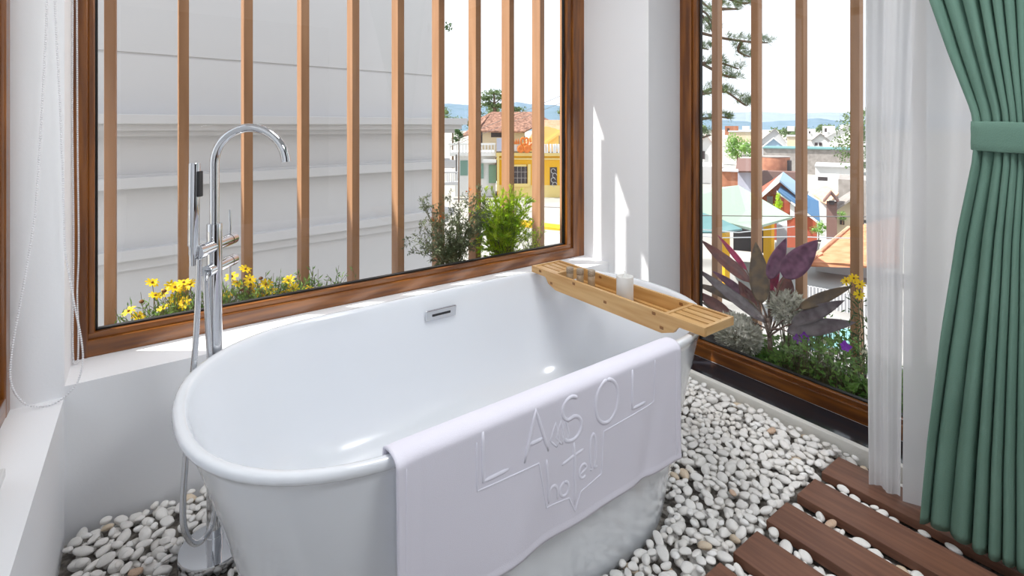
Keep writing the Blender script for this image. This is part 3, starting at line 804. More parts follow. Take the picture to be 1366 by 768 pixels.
leaves = [((1000,376),(935,316),18,T1,2.58,2.56),((996,360),(957,310),8,T3,2.62,2.66),((1016,404),(1008,318),27,T4,2.54,2.58),((1026,372),(1049,314),19,T2,2.56,2.60),
          ((1046,370),(1091,316),31,T2,2.55,2.58),((1021,430),(928,352),17,T5,2.53,2.50),((1010,410),(924,373),15,T4,2.58,2.58),((1066,411),(1138,377),15,T4,2.55,2.58),
          ((1056,432),(1127,396),19,T5,2.54,2.56),((1050,442),(1142,425),22,T5,2.52,2.55),((1030,392),(1038,330),12,T3,2.60,2.63),((1046,402),(1050,362),22,T1,2.59,2.62),
          ((975,420),(924,384),15,T1,2.56,2.54),((1012,420),(985,372),20,T1,2.62,2.64),((1000,400),(950,358),13,T2,2.66,2.68),((1034,400),(1020,352),14,T2,2.65,2.66),((985,425),(935,400),14,T4,2.6,2.58)]
core = MB()
cb = Vector((2.58,1.31,-.05)); ct = Vector((2.57,1.32,.22))
core.tube([cb, cb.lerp(ct,.5)+Vector((.01,0,0)), ct], [.014,.012,.009], 10)
for (bu, bvv), (tu, tv_), wpx, ml, xb, xt in leaves:
    b = on_x(bu, bvv, xb); t_ = on_x(tu, tv_, xt); dd = b.dot(FW)
    big_leaf(tp, b, t_, wpx*dd/F*.9, ml, curl=random.uniform(.02,.14), twist=random.uniform(-.35,.35))
    s0 = cb.lerp(ct, random.uniform(.5,1)); core.tube(smooth_path([s0, s0.lerp(b,.6)+Vector((0,0,.01)), b], 4), [.005]*4+[.0035]*5, 6)
core.build('stalk', mat('ti_stalk', srgb(120,92,80), .6), tp, smooth=True)
# felty silver shrubs
M['silver'] = mat('silver_felt', srgb(232,230,218), .9, col2=srgb(186,186,170), noise_s=30, trans=.15)
def silver(label, u, v, x, rx, rz, n_):
    c = on_x(u, v, x); pl = thing('silver_shrub', label, 'shrub', (c.x, c.y, -.05)); fol = MB(); st = MB()
    for _ in range(n_):
        d = rv(); p = c+Vector((d.x*rx*.7, d.y*rx, d.z*rz))*random.uniform(.55,1)
        leaf(fol, p, d+Vector((0,0,.5))+rv()*.7, random.uniform(.02,.036), .011)
    for _ in range(12):
        d = rv(); st.tube([(c.x,c.y,-.05), c+Vector((d.x*rx*.6, d.y*rx*.7, d.z*rz*.6))], .003, 5)
    fol.build('foliage', M['silver'], pl); st.build('stems', M['stem'], pl)
silver('silvery felted shrub beside the bathtub end, low in the planter', 984, 446, 2.53, .12, .10, 2600)
silver('silvery felted clump right of the ti plant stalk', 1050, 410, 2.60, .085, .08, 1700)
# ground cover with violet flowers
gc = thing('groundcover_plant', 'low leafy groundcover with violet flowers below the ti plant', 'plant', (2.58,1.0,-.05))
fol = MB(); st = MB()
for _ in range(3200):
    y = random.uniform(.35, 1.42); hmax = .20 if y < 1.15 else .20*(1.45-y)/.3
    x = random.uniform(2.46,2.74); z = -.03+(abs(random.random())**.8)*hmax*(.75+.35*math.sin(y*13))+(x-2.46)*.28
    p = Vector((x, y, z)); d = Vector((random.uniform(-1,.4), random.uniform(-1,1), random.uniform(-.1,.9)))
    leaf(fol, p, d, random.uniform(.022,.042), random.uniform(.014,.022), bend=.2)
    if _ % 3 == 0: st.tube([(x+random.uniform(-.03,.03), y+random.uniform(-.03,.03), -.05), p], .0013, 4, False)
fol.build('foliage', M['lf_mid'], gc); st.build('stems', M['stem'], gc)
for u, v in ((1064,453),(1074,450),(1128,462)):
    c = on_x(u, v, 2.52); mb = MB()
    for k in range(5):
        a = 2*PI*k/5+.3; dv = Vector((0, math.cos(a), math.sin(a))); leaf(mb, c, dv+Vector((-.3,0,0)), .024 if math.sin(a) < .3 else .034, .026, nrm=Vector((-1,0,.1)))
    mb.build('flower', M['petal_v'], gc); st2 = MB().tube([(c.x+.03,c.y,-.04), c], .0013, 5).build('flower_stem', M['stem'], gc)
mb = MB()
for u, v in ((1099,456),(1111,466),(1107,472),(1100,470),(1153,470)):
    c = on_x(u, v, 2.58)
    for k in range(5):
        a = 2*PI*k/5; leaf(mb, c, Vector((-.2, math.cos(a), math.sin(a))), .016, .015, nrm=Vector((-1,0,0)))
mb.build('white_blossoms', M['petal_w'], gc)
# yellow daisy at the sheer curtain
dp = thing('daisy_plant', 'tall yellow daisy stem in the planter beside the white sheer curtain', 'plant', (2.6,.9,-.05))
st = MB(); fol = MB()
for u, v in ((1129,375),(1139,371),(1147,379),(1146,393)):
    c = on_x(u, v, 2.54); b = Vector((2.6,.9,-.05)); st.tube(smooth_path([b, b.lerp(c,.6)+Vector((.02,.0,.03)), c], 6), .0016, 5)
    daisy(dp, c, Vector((-.8, random.uniform(-.5,.2), random.uniform(.2,1))), .022, M['petal_y'])
    for k in range(36):
        t_ = random.uniform(.3,.93); p = b.lerp(c, t_)+rv()*.03; leaf(fol, p, rv()+Vector((0,0,.5)), .03, .007)
st.build('stems', M['stem'], dp); fol.build('foliage', M['lf_dark'], dp)

# ------------------------------------------------------------------ outside world
GZ = -8.0
ground_m = mat('town_ground', srgb(172,168,160), .9, col2=srgb(152,149,142), noise_s=.12)
o = MB().box(-60, 900, -400, 900, GZ-.5, GZ).build('town_ground', ground_m); struct(o); o['label'] = 'pale street and town ground far below the windows'
# neighbouring building
nb = thing('neighbouring_building', 'pale grey rendered building with cornices close outside the wide window', 'building', (0,5,GZ))
nm = mat('pale_render', srgb(204,203,204), .8, bump=.03, bump_s=8)
Nd = Vector((.9957,.0927,0)); Nn = Vector((.0927,-.9957,0))   # along, outward
NM = Matrix(((Nd.x, -Nn.x, 0, 0), (Nd.y, -Nn.y, 0, 5.0), (0,0,1,0), (0,0,0,1)))
LE = 2.835
MB().box(-3.5, LE, 0, 7, GZ, 1.765, M=NM).box(-3.5, LE, .012, 7, 1.765, 1.785, M=NM).box(-3.5, LE, 0, 7, 1.785, 5.5, M=NM).build('wall', nm, nb)
def ledge(z0, z1, pr): return MB().box(-3.5, LE+pr, -pr, 7+pr, z0, z1, M=NM, bev=.006)
m = ledge(1.215, 1.29, .20); 
for a, b, c in ((1.165,1.215,.15),(1.12,1.165,.09)): m.box(-3.5, LE+c, -c, 7+c, a, b, M=NM)
m.build('cornice', nm, nb)
m = ledge(.712, .80, .10); m.box(-3.5, LE+.05, -.05, 7, .80, .82, M=NM).build('string_course', nm, nb)
m = ledge(.150, .235, .085); m.box(-3.5, LE+.04, -.04, 7, .07, .150, M=NM).build('string_course', nm, nb)
# hills
def hills(name, label, d, prof, col, depth, z0=None):
    rows = []; 
    P = [(u, v) for u, v in prof]
    a = []; n = 90
    us = [P[0][0]+(P[-1][0]-P[0][0])*k/n for k in range(n+1)]
    mb = MB(); top = []; front = []; back = []
    for u in us:
        for (u0, v0), (u1, v1) in zip(P[:-1], P[1:]):
            if u0 <= u <= u1: q = (u-u0)/(u1-u0); q = q*q*(3-2*q); v = v0+(v1-v0)*q; break
        v += 1.0*noise.noise(Vector((u*.06, d*.01, 0)))+.5*noise.noise(Vector((u*.2, d, 0)))
        t = at(u, v, d); top.append(t); f = at(u, v, d-depth*.5); front.append(Vector((f.x, f.y, GZ))); b = at(u, v, d+depth*.5); back.append(Vector((b.x, b.y, GZ)))
    mb.grid([front, [f.lerp(t, .55)+Vector((0,0,(t.z-GZ)*.1)) for f, t in zip(front, top)], top, back])
    o = mb.build(name, col, None, smooth=True); tag(o, label, 'hill'); return o
hA = mat('forest_haze_blue', srgb(112,130,146), .95, spec=0, col2=srgb(104,124,136), noise_s=.02)  # forest colour with aerial haze mixed into the blue base
hB = mat('forest_haze_pale', srgb(138,150,164), .95, spec=0, col2=srgb(134,146,160), noise_s=.01)  # paler still: distance haze is put into this colour
hills('wooded_hill', 'haze-blue wooded ridge on the horizon outside the wide window', 1400, [(540,143),(595,138),(640,141),(672,143),(690,136),(708,139),(735,140),(760,143),(830,148)], hA, 900)
hills('wooded_hill', 'farthest haze-pale ridge on the horizon outside the tall window', 3200, [(880,154),(940,152),(1010,149),(1060,151),(1110,150),(1200,152),(1300,150)], hB, 1500)
hills('wooded_hill', 'nearer haze-blue ridge below the pale one outside the tall window', 1700, [(880,163),(960,160),(1010,163),(1050,161),(1090,158),(1130,162),(1220,160)], hA, 900)

def ray(u):
    p = at(u, HY, 1); return Vector((p.x, p.y, 0)).normalized()
def facing(u, v, uc, d):
    """point seen at (u, v) on the upright plane that faces the room at distance d"""
    nd = ray(uc); c = at(uc, HY, d); q = at(u, v, 1)-Vector((0,0,EYE)); k = (c.x*nd.x+c.y*nd.y)/(q.x*nd.x+q.y*nd.y)
    return Vector((0,0,EYE))+q*k
def vbox(mb, u0, u1, v0, v1, d, depth, ang=0):
    c = at((u0+u1)/2, v1, d); nd = ray((u0+u1)/2); sd = Vector((nd.y, -nd.x, 0)); h = (v1-v0)*d/F
    w = (facing(u0, v1, (u0+u1)/2, d)-facing(u1, v1, (u0+u1)/2, d)).length
    R_ = Matrix(((sd.x, nd.x, 0, c.x), (sd.y, nd.y, 0, c.y), (0,0,1,c.z), (0,0,0,1))) @ Matrix.Rotation(ang, 4, 'Z')
    return mb.box(-w/2, w/2, 0, depth, 0, h, M=R_)
def vpoly(mb, pts, d, depth):
    uc = sum(p[0] for p in pts)/len(pts); return mb.prism([facing(u, v, uc, d) for u, v in pts], ray(uc)*depth)
def vslab(mb, pts, th=.15):
    return mb.prism([at(*p) for p in pts], (0,0,-th))
C = {}
def cm(name, rgb, rough=.8, rgb2=None, ns=1.5):
    C[name] = mat('town_'+name, srgb(*rgb), rough, col2=srgb(*rgb2) if rgb2 else None, noise_s=ns, spec=.2); return C[name]
cm('white',(218,218,217)); cm('cream',(204,190,164)); cm('yellow',(222,170,40)); cm('paleyellow',(220,198,130)); cm('glass',(120,150,140),.2); cm('darkwin',(70,64,66),.3)
cm('grey',(158,152,148),rgb2=(140,134,130)); cm('lgrey',(190,190,192)); cm('greydark',(120,116,114)); cm('brick',(176,122,96),rgb2=(158,106,84)); cm('orange',(212,120,56)); cm('red',(160,84,64))
cm('blue',(92,130,168)); cm('lblue',(156,182,206)); cm('mint',(150,168,152)); cm('teal',(104,140,142)); cm('brown',(122,96,90)); cm('lav',(180,182,198)); cm('pinkwall',(196,172,164)); cm('teal2',(120,166,166)); cm('doorgreen',(120,150,130),.4); cm('road',(170,168,164))
def tile_mat(name, a, b, s=6):
    m = mat(name, srgb(*a), .85, col2=srgb(*b), noise_s=3.0, spec=.1, bump=.0); nt = m.node_tree
    w = nt.nodes.new('ShaderNodeTexWave'); w.inputs['Scale'].default_value = s; w.bands_direction = 'Z'; w.inputs['Distortion'].default_value = .6
    tc = nt.nodes.new('ShaderNodeTexCoord'); nt.links.new(tc.outputs['Object'], w.inputs[0])
    bp = nt.nodes.new('ShaderNodeBump'); bp.inputs['Strength'].default_value = .8; bp.inputs['Distance'].default_value = .06
    nt.links.new(w.outputs[0], bp.inputs['Height']); nt.links.new(bp.outputs[0], nt.nodes['Principled BSDF'].inputs['Normal']); return m
C['tile'] = tile_mat('terracotta_tiles', (164,126,108), (112,84,74), 1.6); C['tile2'] = tile_mat('orange_tiles', (206,146,112), (190,126,92), 2.2); C['tilepale'] = tile_mat('pale_orange_tiles', (216,176,148), (206,162,134), 1.5)
def bld(name, label, cat='building', group=None): 
    return thing(name, label, cat, (0,0,GZ), group)
# --- terracotta-roofed house
h = bld('tiled_house', 'cream house with a terracotta tiled roof above the white terrace', 'house')
vbox(MB(), 640, 700, 172, 210, 74, 6).build('wall', C['cream'], h)
vbox(MB(), 655, 671, 175, 183, 73.9, .2).build('window', C['darkwin'], h)
vbox(MB(), 640, 643.5, 176, 195, 73.9, .2).build('window', C['darkwin'], h)
m = MB(); vslab(m, [(612,183,72),(634,176,72),(637,159,76),(656,149,78)],.2); vslab(m, [(634,174,73),(700,175,73),(712,149,78),(656,149,78)],.25); vslab(m, [(700,175,73),(728,160,76),(756,172,77),(712,149,78)],.2)
m.build('roof', C['tile'], h)
h2 = bld('gabled_house', 'pale orange roofed gable house beside the right jamb of the wide window', 'house')
vpoly(MB(), [(690,205),(690,196),(728,168),(757,176),(757,205)], 69.2, 2.5).build('wall', C['paleyellow'], h2)
m = MB(); vslab(m, [(700,192,69),(722,160,71.5),(757,160,72),(728,196,69)],.2); m.build('roof', C['tilepale'], h2)
vpoly(MB(), [(722,193),(757,168),(757,171),(724,196)], 68.8, .3).build('gable_trim', C['paleyellow'], h2)
# --- white terrace house
h = bld('terrace_house', 'white terrace house with balustrades and green shutters left of the yellow building', 'house')
vbox(MB(), 607, 661, 207, 262, 66, 5).build('wall', C['white'], h)
vbox(MB(), 600, 661, 203, 208, 65, 6).build('cornice', C['white'], h)
vbox(MB(), 644, 662, 213, 217, 64.6, 1).build('awning', C['white'], h)
m = MB()
for k in range(15): vbox(m, 600+k*4.2, 601.5+k*4.2, 193, 203, 65, .15)
vbox(m, 598, 661, 191, 193.5, 65, .3)
m.build('balustrade', C['white'], h)
for u0, u1, v0, v1, mt in ((614,624,214,234,'glass'),(641,645,218,238,'glass'),(652,662,220,244,'doorgreen')):
    vbox(MB(), u0, u1, v0, v1, 65.8, .3).build('shutter', C[mt], h)
m = MB()
for k in range(8): vbox(m, 592+k*2.4, 593.2+k*2.4, 231, 243, 63, .15)
vbox(m, 590, 611, 229, 231, 63, .3); vbox(m, 590, 611, 243, 247, 62.8, 1.5); m.build('balcony', C['lgrey'], h)
vbox(MB(), 608, 609.6, 206, 232, 64, .2).build('drainpipe', C['darkwin'], h)
# --- yellow building
h = bld('yellow_building', 'bright yellow shop building behind the slats of the wide window', 'building')
vbox(MB(), 663, 763, 206, 262, 65, 4).build('wall', C['yellow'], h)
m = vbox(MB(), 662, 764, 203, 208, 64.6, 1); vbox(m, 662,764, 211, 213, 64.8, .5); vbox(m, 676, 702, 219.5, 222, 64.8, .3); vbox(m, 676, 706, 245, 249, 64.7, .5); vbox(m, 704,708,219,248,64.8,.3)
vbox(m, 663,666,206,255,64.8,.4); m.build('cornice', C['paleyellow'], h)
vbox(MB(), 664, 763, 247, 266, 64.9, .3).build('plinth', C['paleyellow'], h)
w = vbox(MB(), 678, 703, 222, 245, 64.85, .3).build('window', C['darkwin'], h); m = MB()
for k in range(5): vbox(m, 680+k*5, 680.7+k*5, 222, 245, 64.8, .04)
for k in range(2): vbox(m, 678, 703, 229+k*8, 229.7+k*8, 64.8, .04)
m.build('window_grille', C['grey'], w)
w = vbox(MB(), 733.5, 743, 223, 251, 64.85, .3).build('door', C['darkwin'], h); m = MB()
for k in range(4):
    c = at(738+(k % 2)*2, 228+k*6, 64.75); m.tube([c+RT*math.cos(a)*.28+Vector((0,0,math.sin(a)*.3)) for a in [i*PI/6 for i in range(10)]], .04, 5)
m.build('door_scrollwork', C['lgrey'], w)
# rooftop letters: orange rounded shapes and white strokes as far as the photo shows them
sg = bld('rooftop_sign', 'orange and white sign letters on the roof edge of the yellow building', 'sign')
def sgn(mb, pts, r): mb.tube([at(u, v, 64.2) for u, v in pts], r, 6)
m = MB()
def ell(mb, cu, cv, ru, rv_, r, a0=0, a1=360): sgn(mb, [(cu+ru*math.cos(math.radians(a)), cv+rv_*math.sin(math.radians(a))) for a in range(a0, a1+1, 20)], r)
for cu in (685, 688, 691): sgn(m, [(cu,192),(cu+.3,185),(cu+1.3,192)], .12)
ell(m, 697.5, 188.5, 2.6, 4.6, .13); ell(m, 702.2, 188.5, 2.4, 4.6, .13); ell(m, 694.5, 198.5, 2.6, 3.2, .22); ell(m, 703, 198.5, 3.0, 3.4, .22)
ell(m, 694.5, 198.5, 1.2, 1.5, .16); ell(m, 703, 198.5, 1.2, 1.5, .16); ell(m, 709, 196, 1.6, 4, .1); sgn(m, [(707,184),(708,190)], .12)
m.build('orange_letters', C['orange'], sg)
m = MB()
for u in (726.5, 730, 734.5, 738.5, 741, 745): sgn(m, [(u,192),(u,204)], .14)
sgn(m, [(741,192),(745,200)], .12); sgn(m, [(726.5,203),(730,203)], .1); m.build('white_letters', C['white'], sg)
vbox(MB(), 683, 696, 193.5, 201, 64.5, .15).build('sign_board', C['white'], sg)
m = MB(); sgn(m, [(662,202.8),(763,203.2)], .06)
for u in (684, 700, 725, 746): sgn(m, [(u,181),(u,203)], .05)
m.build('sign_frame', C['darkwin'], sg)
sgl = bld('shop_sign', 'round-ended white upright sign at the left corner of the yellow building', 'sign')
vbox(MB(), 662.5, 669.5, 184, 201.5, 64, .25).build('panel', C['lav'], sgl)
m = MB(); ell(m, 666, 189.5, 1.4, 1.6, .05); ell(m, 666, 196, 1.6, 1.8, .05)
m2 = [ (at(u, v, 63.95)) for u, v in ((666,189),(666,196))]
m.build('sign_marks', C['grey'], sgl)
# road kerb lines, yellow garden wall with balusters, white rock
gw = bld('garden_wall', 'low yellow garden wall with dark railings at the foot of the wide window view', 'wall')
vslab(MB(), [(690,292,47),(756,301,45),(756,306,44),(690,297,46)], .3).build('coping', C['yellow'], gw)
vbox(MB(), 690, 757, 299, 330, 46, .3).build('wall_face', C['paleyellow'], gw)
m = MB()
for k in range(9): vbox(m, 722+k*3.3, 723.2+k*3.3, 304, 318, 45.5, .08)
m.build('railing', C['darkwin'], gw)
o = MB().sphere(at(744,322,40), .75, 10, 8, (1.2,1,.7)).build('white_boulder', C['white'], None); tag(o, 'white boulder beside the garden wall railings', 'rock')
kb = MB(); vslab(kb, [(600,270,60.5),(760,276.5,56.5),(760,277.6,56.2),(600,271,60.2)], .05); o = kb.build('street_kerb', C['greydark']); tag(o, 'dark kerb line across the pale street', 'kerb')
# power lines
def wire(name, pts, label, r=.02):
    o = MB().tube([at(*p) for p in pts], r, 6).build(name, C['greydark']); tag(o, label, 'wire', None); return o
wire('power_line', [(600,188,60),(690,152,62),(757,124,64)], 'upper thin power line slanting up behind the wide window slats', .025)
wire('power_line', [(600,196,60),(690,160,62),(757,134,64)], 'lower thin power line slanting up behind the wide window slats', .025)
wire('utility_cable', [(900,287,8),(1050,288.5,8),(1220,289,8)], 'dark horizontal cable crossing the view of the green canopy', .008)
wb = mat('white_cable', (.8,.8,.8), .5)
for pts, lb in (([(900,300,9),(930,305.5,9),(985,310,9),(1060,302,9)], 'upper pale cable below the green canopy'), ([(900,312,9),(960,317,9),(1060,315.5,9),(1150,318,9)], 'lower pale cable below the green canopy')):
    o = MB().tube([at(*p) for p in pts], .009, 6).build('utility_cable', wb); tag(o, lb, 'wire')

# --- trees
def tree(name, label, u, v, d, wpx, hpx, ml, n=900, base_v=None, group=None, leafk=.07, blobs=9, cat='tree', core=True):
    c = at(u, v, d); rx = wpx/2*d/F; rz = hpx/2*d/F; gz = at(u, base_v, d).z if base_v else GZ
    t_ = thing(name, label, cat, (c.x, c.y, gz), group); fol = MB()
    bl_ = [(c+Vector((random.uniform(-.62,.62)*rx, random.uniform(-.6,.6)*rx, random.uniform(-.6,.6)*rz)), random.uniform(.35,.55)) for _ in range(blobs)]
    for _ in range(n):
        b, k = random.choice(bl_); dv = rv(); p = b+Vector((dv.x*rx*k, dv.y*rx*k, dv.z*rz*k))*random.uniform(.75,1.05)
        L = max(rx, rz)*leafk*random.uniform(1,2.4); leaf(fol, p, dv+rv(), L, L*.6)
    for b, k in (bl_ if core else []): fol.sphere(b, 1, 7, 5, (rx*k*.5, rx*k*.5, rz*k*.5))
    fol.build('crown', ml, t_)
    MB().tube([(c.x, c.y, gz), (c.x, c.y, c.z-rz*.2)], [rx*.09, rx*.05], 8).build('trunk', M['bark'], t_)
    return t_
gT = 'trees beyond the neighbouring roofs'
tree('leafy_tree', 'dark tree between the hill and the white terrace, seen left of the tiled house', 604, 160, 110, 34, 18, M['lf_far'], 500)
tree('leafy_tree', 'rounded dark green tree touching the left side of the tiled roof', 633, 158, 90, 24, 32, M['lf_dark'], 500)
tree('leafy_tree', 'green tree behind the ridge of the tiled roof', 655, 150, 95, 30, 26, M['lf_far'], 500)
tree('leafy_tree', 'dark shrubbery tree in front of the tiled roof, above the white balustrade', 612, 181, 61, 24, 26, M['lf_dark'], 500)
tree('leafy_tree', 'green treetop beside the hill at the right window jamb', 752, 151, 90, 22, 18, M['lf_far'], 400)
tree('leafy_tree', 'tree peeking over the neighbouring building cornice', 590, 152, 80, 24, 26, M['lf_far'], 400)
# tall umbrella pine
up = thing('umbrella_pine', 'tall flat-topped pine rising behind the tiled house', 'tree', at(659,262,85)); fol = MB()
cps = [(659,124,26,6),(648,131,14,4),(670,130,18,4),(652,139,20,5),(666,141,20,4),(690,146,14,3)]
tr_ = MB().tube([at(660,262,85), at(660,150,85), at(659,126,85)], [.45,.3,.12], 8)
for cu, cv, w_, h_ in cps:
    c = at(cu, cv, 85); tr_.tube([at(660,cv+8,85), c], .10, 5)
    for _ in range(260):
        p = c+RT*random.gauss(0,w_*.28)*85/F+FW*random.gauss(0,w_*.2)*85/F+Vector((0,0,random.gauss(0,h_*.3)*85/F)); leaf(fol, p, rv(), .5, .2)
fol.build('needles', M['lf_pine'], up); tr_.build('trunk', M['bark'], up)
tp_ = MB(); 
for _ in range(60): leaf(tp_, at(598,36,20)+rv()*.14, rv(), .12, .05)
# small twig poking out by the neighbouring corner
b0 = at(556,200,20); b0.z = GZ; tw_ = thing('hidden_tree', 'tree hidden by the neighbouring building except one leafy twig high beside it', 'tree', b0); tp_.build('leaves', M['lf_dark'], tw_)
MB().tube([b0, at(556,120,20), at(558,50,20), at(575,38,20), at(598,36,20)], [.2,.15,.08,.03,.015], 6).build('trunk', M['bark'], tw_)
# pine beside the tall window
pn = thing('pine_tree', 'tall pine whose branches reach into the left of the tall window', 'tree', at(880,500,9.0)); fol = MB(); br = MB()
tb = at(880,500,9.0); tb.z = GZ
br.tube([tb, at(884,300,9.0), at(878,100,9.0), at(880,-200,9.0)], [.24,.20,.17,.10], 12)
def tuft(p, d, n_=34, L=.17):
    for _ in range(n_): leaf(fol, p+rv()*.02, d.normalized()*.8+rv()*.9, L*random.uniform(.7,1.1), .008)
bran = [([(880,-60),(945,10),(965,2)],9.2),([(880,20),(935,14),(953,38)],8.8),([(880,30),(960,50),(1002,56),(1024,57)],9.1),([(990,54),(985,68),(1000,76)],9.0),([(880,60),(925,62),(945,66)],8.9),([(880,85),(935,84),(960,84),(985,92)],9.0),
        ([(935,84),(965,100),(982,104)],9.1),([(880,120),(930,124),(960,118),(994,140),(996,134)],9.0),([(880,140),(935,126),(970,122)],8.8),([(880,170),(930,160),(960,156),(972,158)],9.0),([(950,-10),(985,3),(1000,4)],9.2),([(925,10),(945,30),(950,42)],9.2),([(960,12),(985,12)],9.1),([(885,-20),(985,-8),(1010,-4)],9.3),([(880,210),(925,188),(948,180)],9.0)]
for P, d in bran:
    q = smooth_path([at(u, v, d+(i*.05)) for i, (u, v) in enumerate(P)], 8); br.tube(q, [.028*(1-.7*i/len(q))+.004 for i in range(len(q))], 6)
    m_ = len(q)
    for i in range(m_//3, m_):
        if q[i].dot(FW) > 0:
            for _ in range(2):
                o_ = Vector((random.uniform(-.10,.10), random.uniform(-.10,.10), random.uniform(-.02,.09))); tuft(q[i]+o_, (q[min(i+1,m_-1)]-q[max(i-1,0)])+Vector((0,0,.05)), 20, .12)
fol.build('needles', M['lf_pine'], pn); br.build('branches', M['bark'], pn, smooth=True)

# --- town outside the tall window
def gable(name, label, u0, u1, vr, ve, vb, d, wallm, roofm, depth=7, wins=0, group=None, side=0):
    """house whose gable end faces the room: ridge at vr, eaves ve, ground vb"""
    o = bld(name, label, 'house', group); um = (u0+u1)/2+side
    vpoly(MB(), [(u0,vb),(u0,ve),(um,vr),(u1,ve),(u1,vb)], d, depth).build('wall', C[wallm], o)
    m = MB(); k = (u1-u0)*.06; uc = (u0+u0+um+u1+u1)/5
    dl = ve-vr
    for (a, b) in (((u0-k, ve+k*dl/(um-u0)), (um, vr)), ((um, vr), (u1+k, ve+k*dl/(u1-um)))):
        p = [facing(a[0], a[1], uc, d-.4), facing(b[0], b[1], uc, d-.4)]; q = [x+ray(uc)*(depth+.8) for x in p]
        m.prism([p[0], p[1], q[1], q[0]], (0,0,.18))
    m.build('roof', C[roofm], o)
    for i in range(wins):
        uu = u0+(u1-u0)*(i+1)/(wins+1); w_ = (u1-u0)*.09
        vbox(MB(), uu-w_, uu+w_, ve+(vb-ve)*.15, ve+(vb-ve)*.45, d-.08, .12).build('window', C['darkwin'], o)
    return o
def block(name, label, u0, u1, v0, v1, d, wallm, depth=8, wins=(), roofm=None, cat='building', ang=0):
    o = bld(name, label, cat); vbox(MB(), u0, u1, v0, v1, d, depth, ang).build('wall', C[wallm], o)
    if roofm: vbox(MB(), u0-1, u1+1, v0-1.5, v0, d-.3, depth+.6, ang).build('roof', C[roofm], o)
    for a, b, c_, e in wins: vbox(MB(), a, b, c_, e, d-.1, .15, ang).build('window', C['darkwin'], o)
    return o
# pale distant houses
gable('town_house', 'white house with pinkish roof at the left jamb of the tall window', 931, 953, 180, 196, 232, 100, 'white', 'pinkwall', wins=2)
block('town_block', 'brick-coloured low block beyond the green tree in the tall window', 967, 985, 168, 180, 180, 'brick', 10, [(970,973,171,175)])
block('town_block', 'cream low block above the green tree in the tall window', 972, 1003, 176, 190, 150, 'cream', 10, roofm='lgrey')
gable('town_house', 'greyish brown roofed house right of the second slat', 1012, 1048, 172, 190, 205, 130, 'lgrey', 'grey', wins=3, side=4)
gable('town_house', 'small pale blue gabled house below the grey brown roof', 1018, 1046, 185, 196, 212, 114, 'lblue', 'white', wins=0)
block('town_block', 'long white low building right of the small blue gable', 1050, 1066, 182, 196, 141, 'cream', 8, roofm='white')
block('warehouse', 'wide grey warehouse with a teal roof edge in the middle of the tall window', 1016, 1136, 199, 236, 96, 'grey', 9, [(1110,1116,203,210)], roofm='teal')
gable('town_house', 'white house with dark gable left of the big white hall', 1083, 1106, 179, 188, 202, 112, 'white', 'greydark', 5, wins=3)
block('town_block', 'white cube building with dark openings on the skyline', 1077, 1088, 172, 184, 160, 'white', 8, [(1079,1081,175,178),(1083,1085,175,178)])
block('town_block', 'small white block left of the bright hall on the skyline', 1097, 1114, 168, 180, 155, 'white', 8, [(1100,1103,171,176)])
gable('white_hall', 'big bright white hall beside the last slat of the tall window', 1100, 1172, 165, 184, 206, 122, 'white', 'white', 8, side=0)
block('town_block', 'white flat-roofed house with dark windows below the warehouse', 1087, 1146, 223, 252, 62, 'white', 6, [(1091,1104,236,241),(1126,1131,236,242)], roofm='lgrey')
block('town_block', 'grey rendered building right of the orange chimney roof', 1118, 1160, 240, 292, 48, 'grey', 6)
block('town_block', 'pale parking structure beside the left jamb of the tall window', 920, 966, 222, 262, 80, 'lgrey', 10, [(926,936,230,233),(940,952,236,240)])
for (u0,u1,v0,v1,d,cl) in ((950,960,170,178,220,'white'),(1050,1060,168,175,230,'lgrey'),(1120,1133,166,172,240,'white'),(990,1000,168,175,240,'white'),(1004,1012,171,178,210,'lav'),(1064,1074,176,183,190,'lgrey'),(1140,1152,204,214,110,'white')):
    block('distant_building', {950:'tiny white building on the skyline left of the second slat',1050:'tiny grey building on the skyline above the warehouse',1120:'tiny white building on the skyline beside the last slat',990:'tiny white building on the skyline above the green tree',1004:'tiny lavender building on the skyline behind the second slat',1064:'tiny grey building on the skyline behind the third slat',1140:'small white building below the bright hall'}[u0], u0, u1, v0, v1, d, cl)
# round brick tower
bt_ = bld('brick_tower', 'round orange brick tower in the middle of the tall window', 'tower')
c = at(1032,232,70); Rr = 19*70/F
MB().lathe([(Rr*.92,-4),(Rr*1.0,0),(Rr*1.05,1.6),(Rr*1.0,2.4),(Rr*.9,2.42)], (c.x,c.y,c.z), 32).build('drum', C['brick'], bt_, auto=40)
MB().lathe([(Rr*1.03,2.4),(Rr*1.03,2.5),(Rr*.9,2.5)], (c.x,c.y,c.z), 32).build('rim', C['grey'], bt_, auto=40)
vbox(MB(), 1050, 1056, 214, 232, 68, 1.2).build('door_niche', C['darkwin'], bt_)
h = bld('brick_house', 'brownish brick roofed house left of the round tower', 'house')
m = MB(); vslab(m, [(981,228,60),(1018,228,60),(1012,211,68),(984,211,68)],.2).build('roof', C['brown'], h)
vbox(MB(), 984, 1016, 229, 262, 61, 5).build('wall', C['lav'], h)
vbox(MB(), 1012, 1066, 229, 250, 66, 2).build('low_wall', C['brown'], h)
block('brick_shed', 'brick walled shed beside the first slat of the tall window', 962, 984, 229, 256, 57, 'brick', 2, roofm='lgrey')
tree('leafy_tree', 'broad green tree between the first two slats of the tall window', 984, 199, 82, 42, 42, M['lf_mid'], 1400, leafk=.06)
tree('leafy_tree', 'distant dark tree line right of the second slat', 1052, 176, 330, 60, 12, M['lf_far'], 700)
tree('leafy_tree', 'distant tree clump above the white hall', 1098, 172, 320, 40, 10, M['lf_far'], 500)
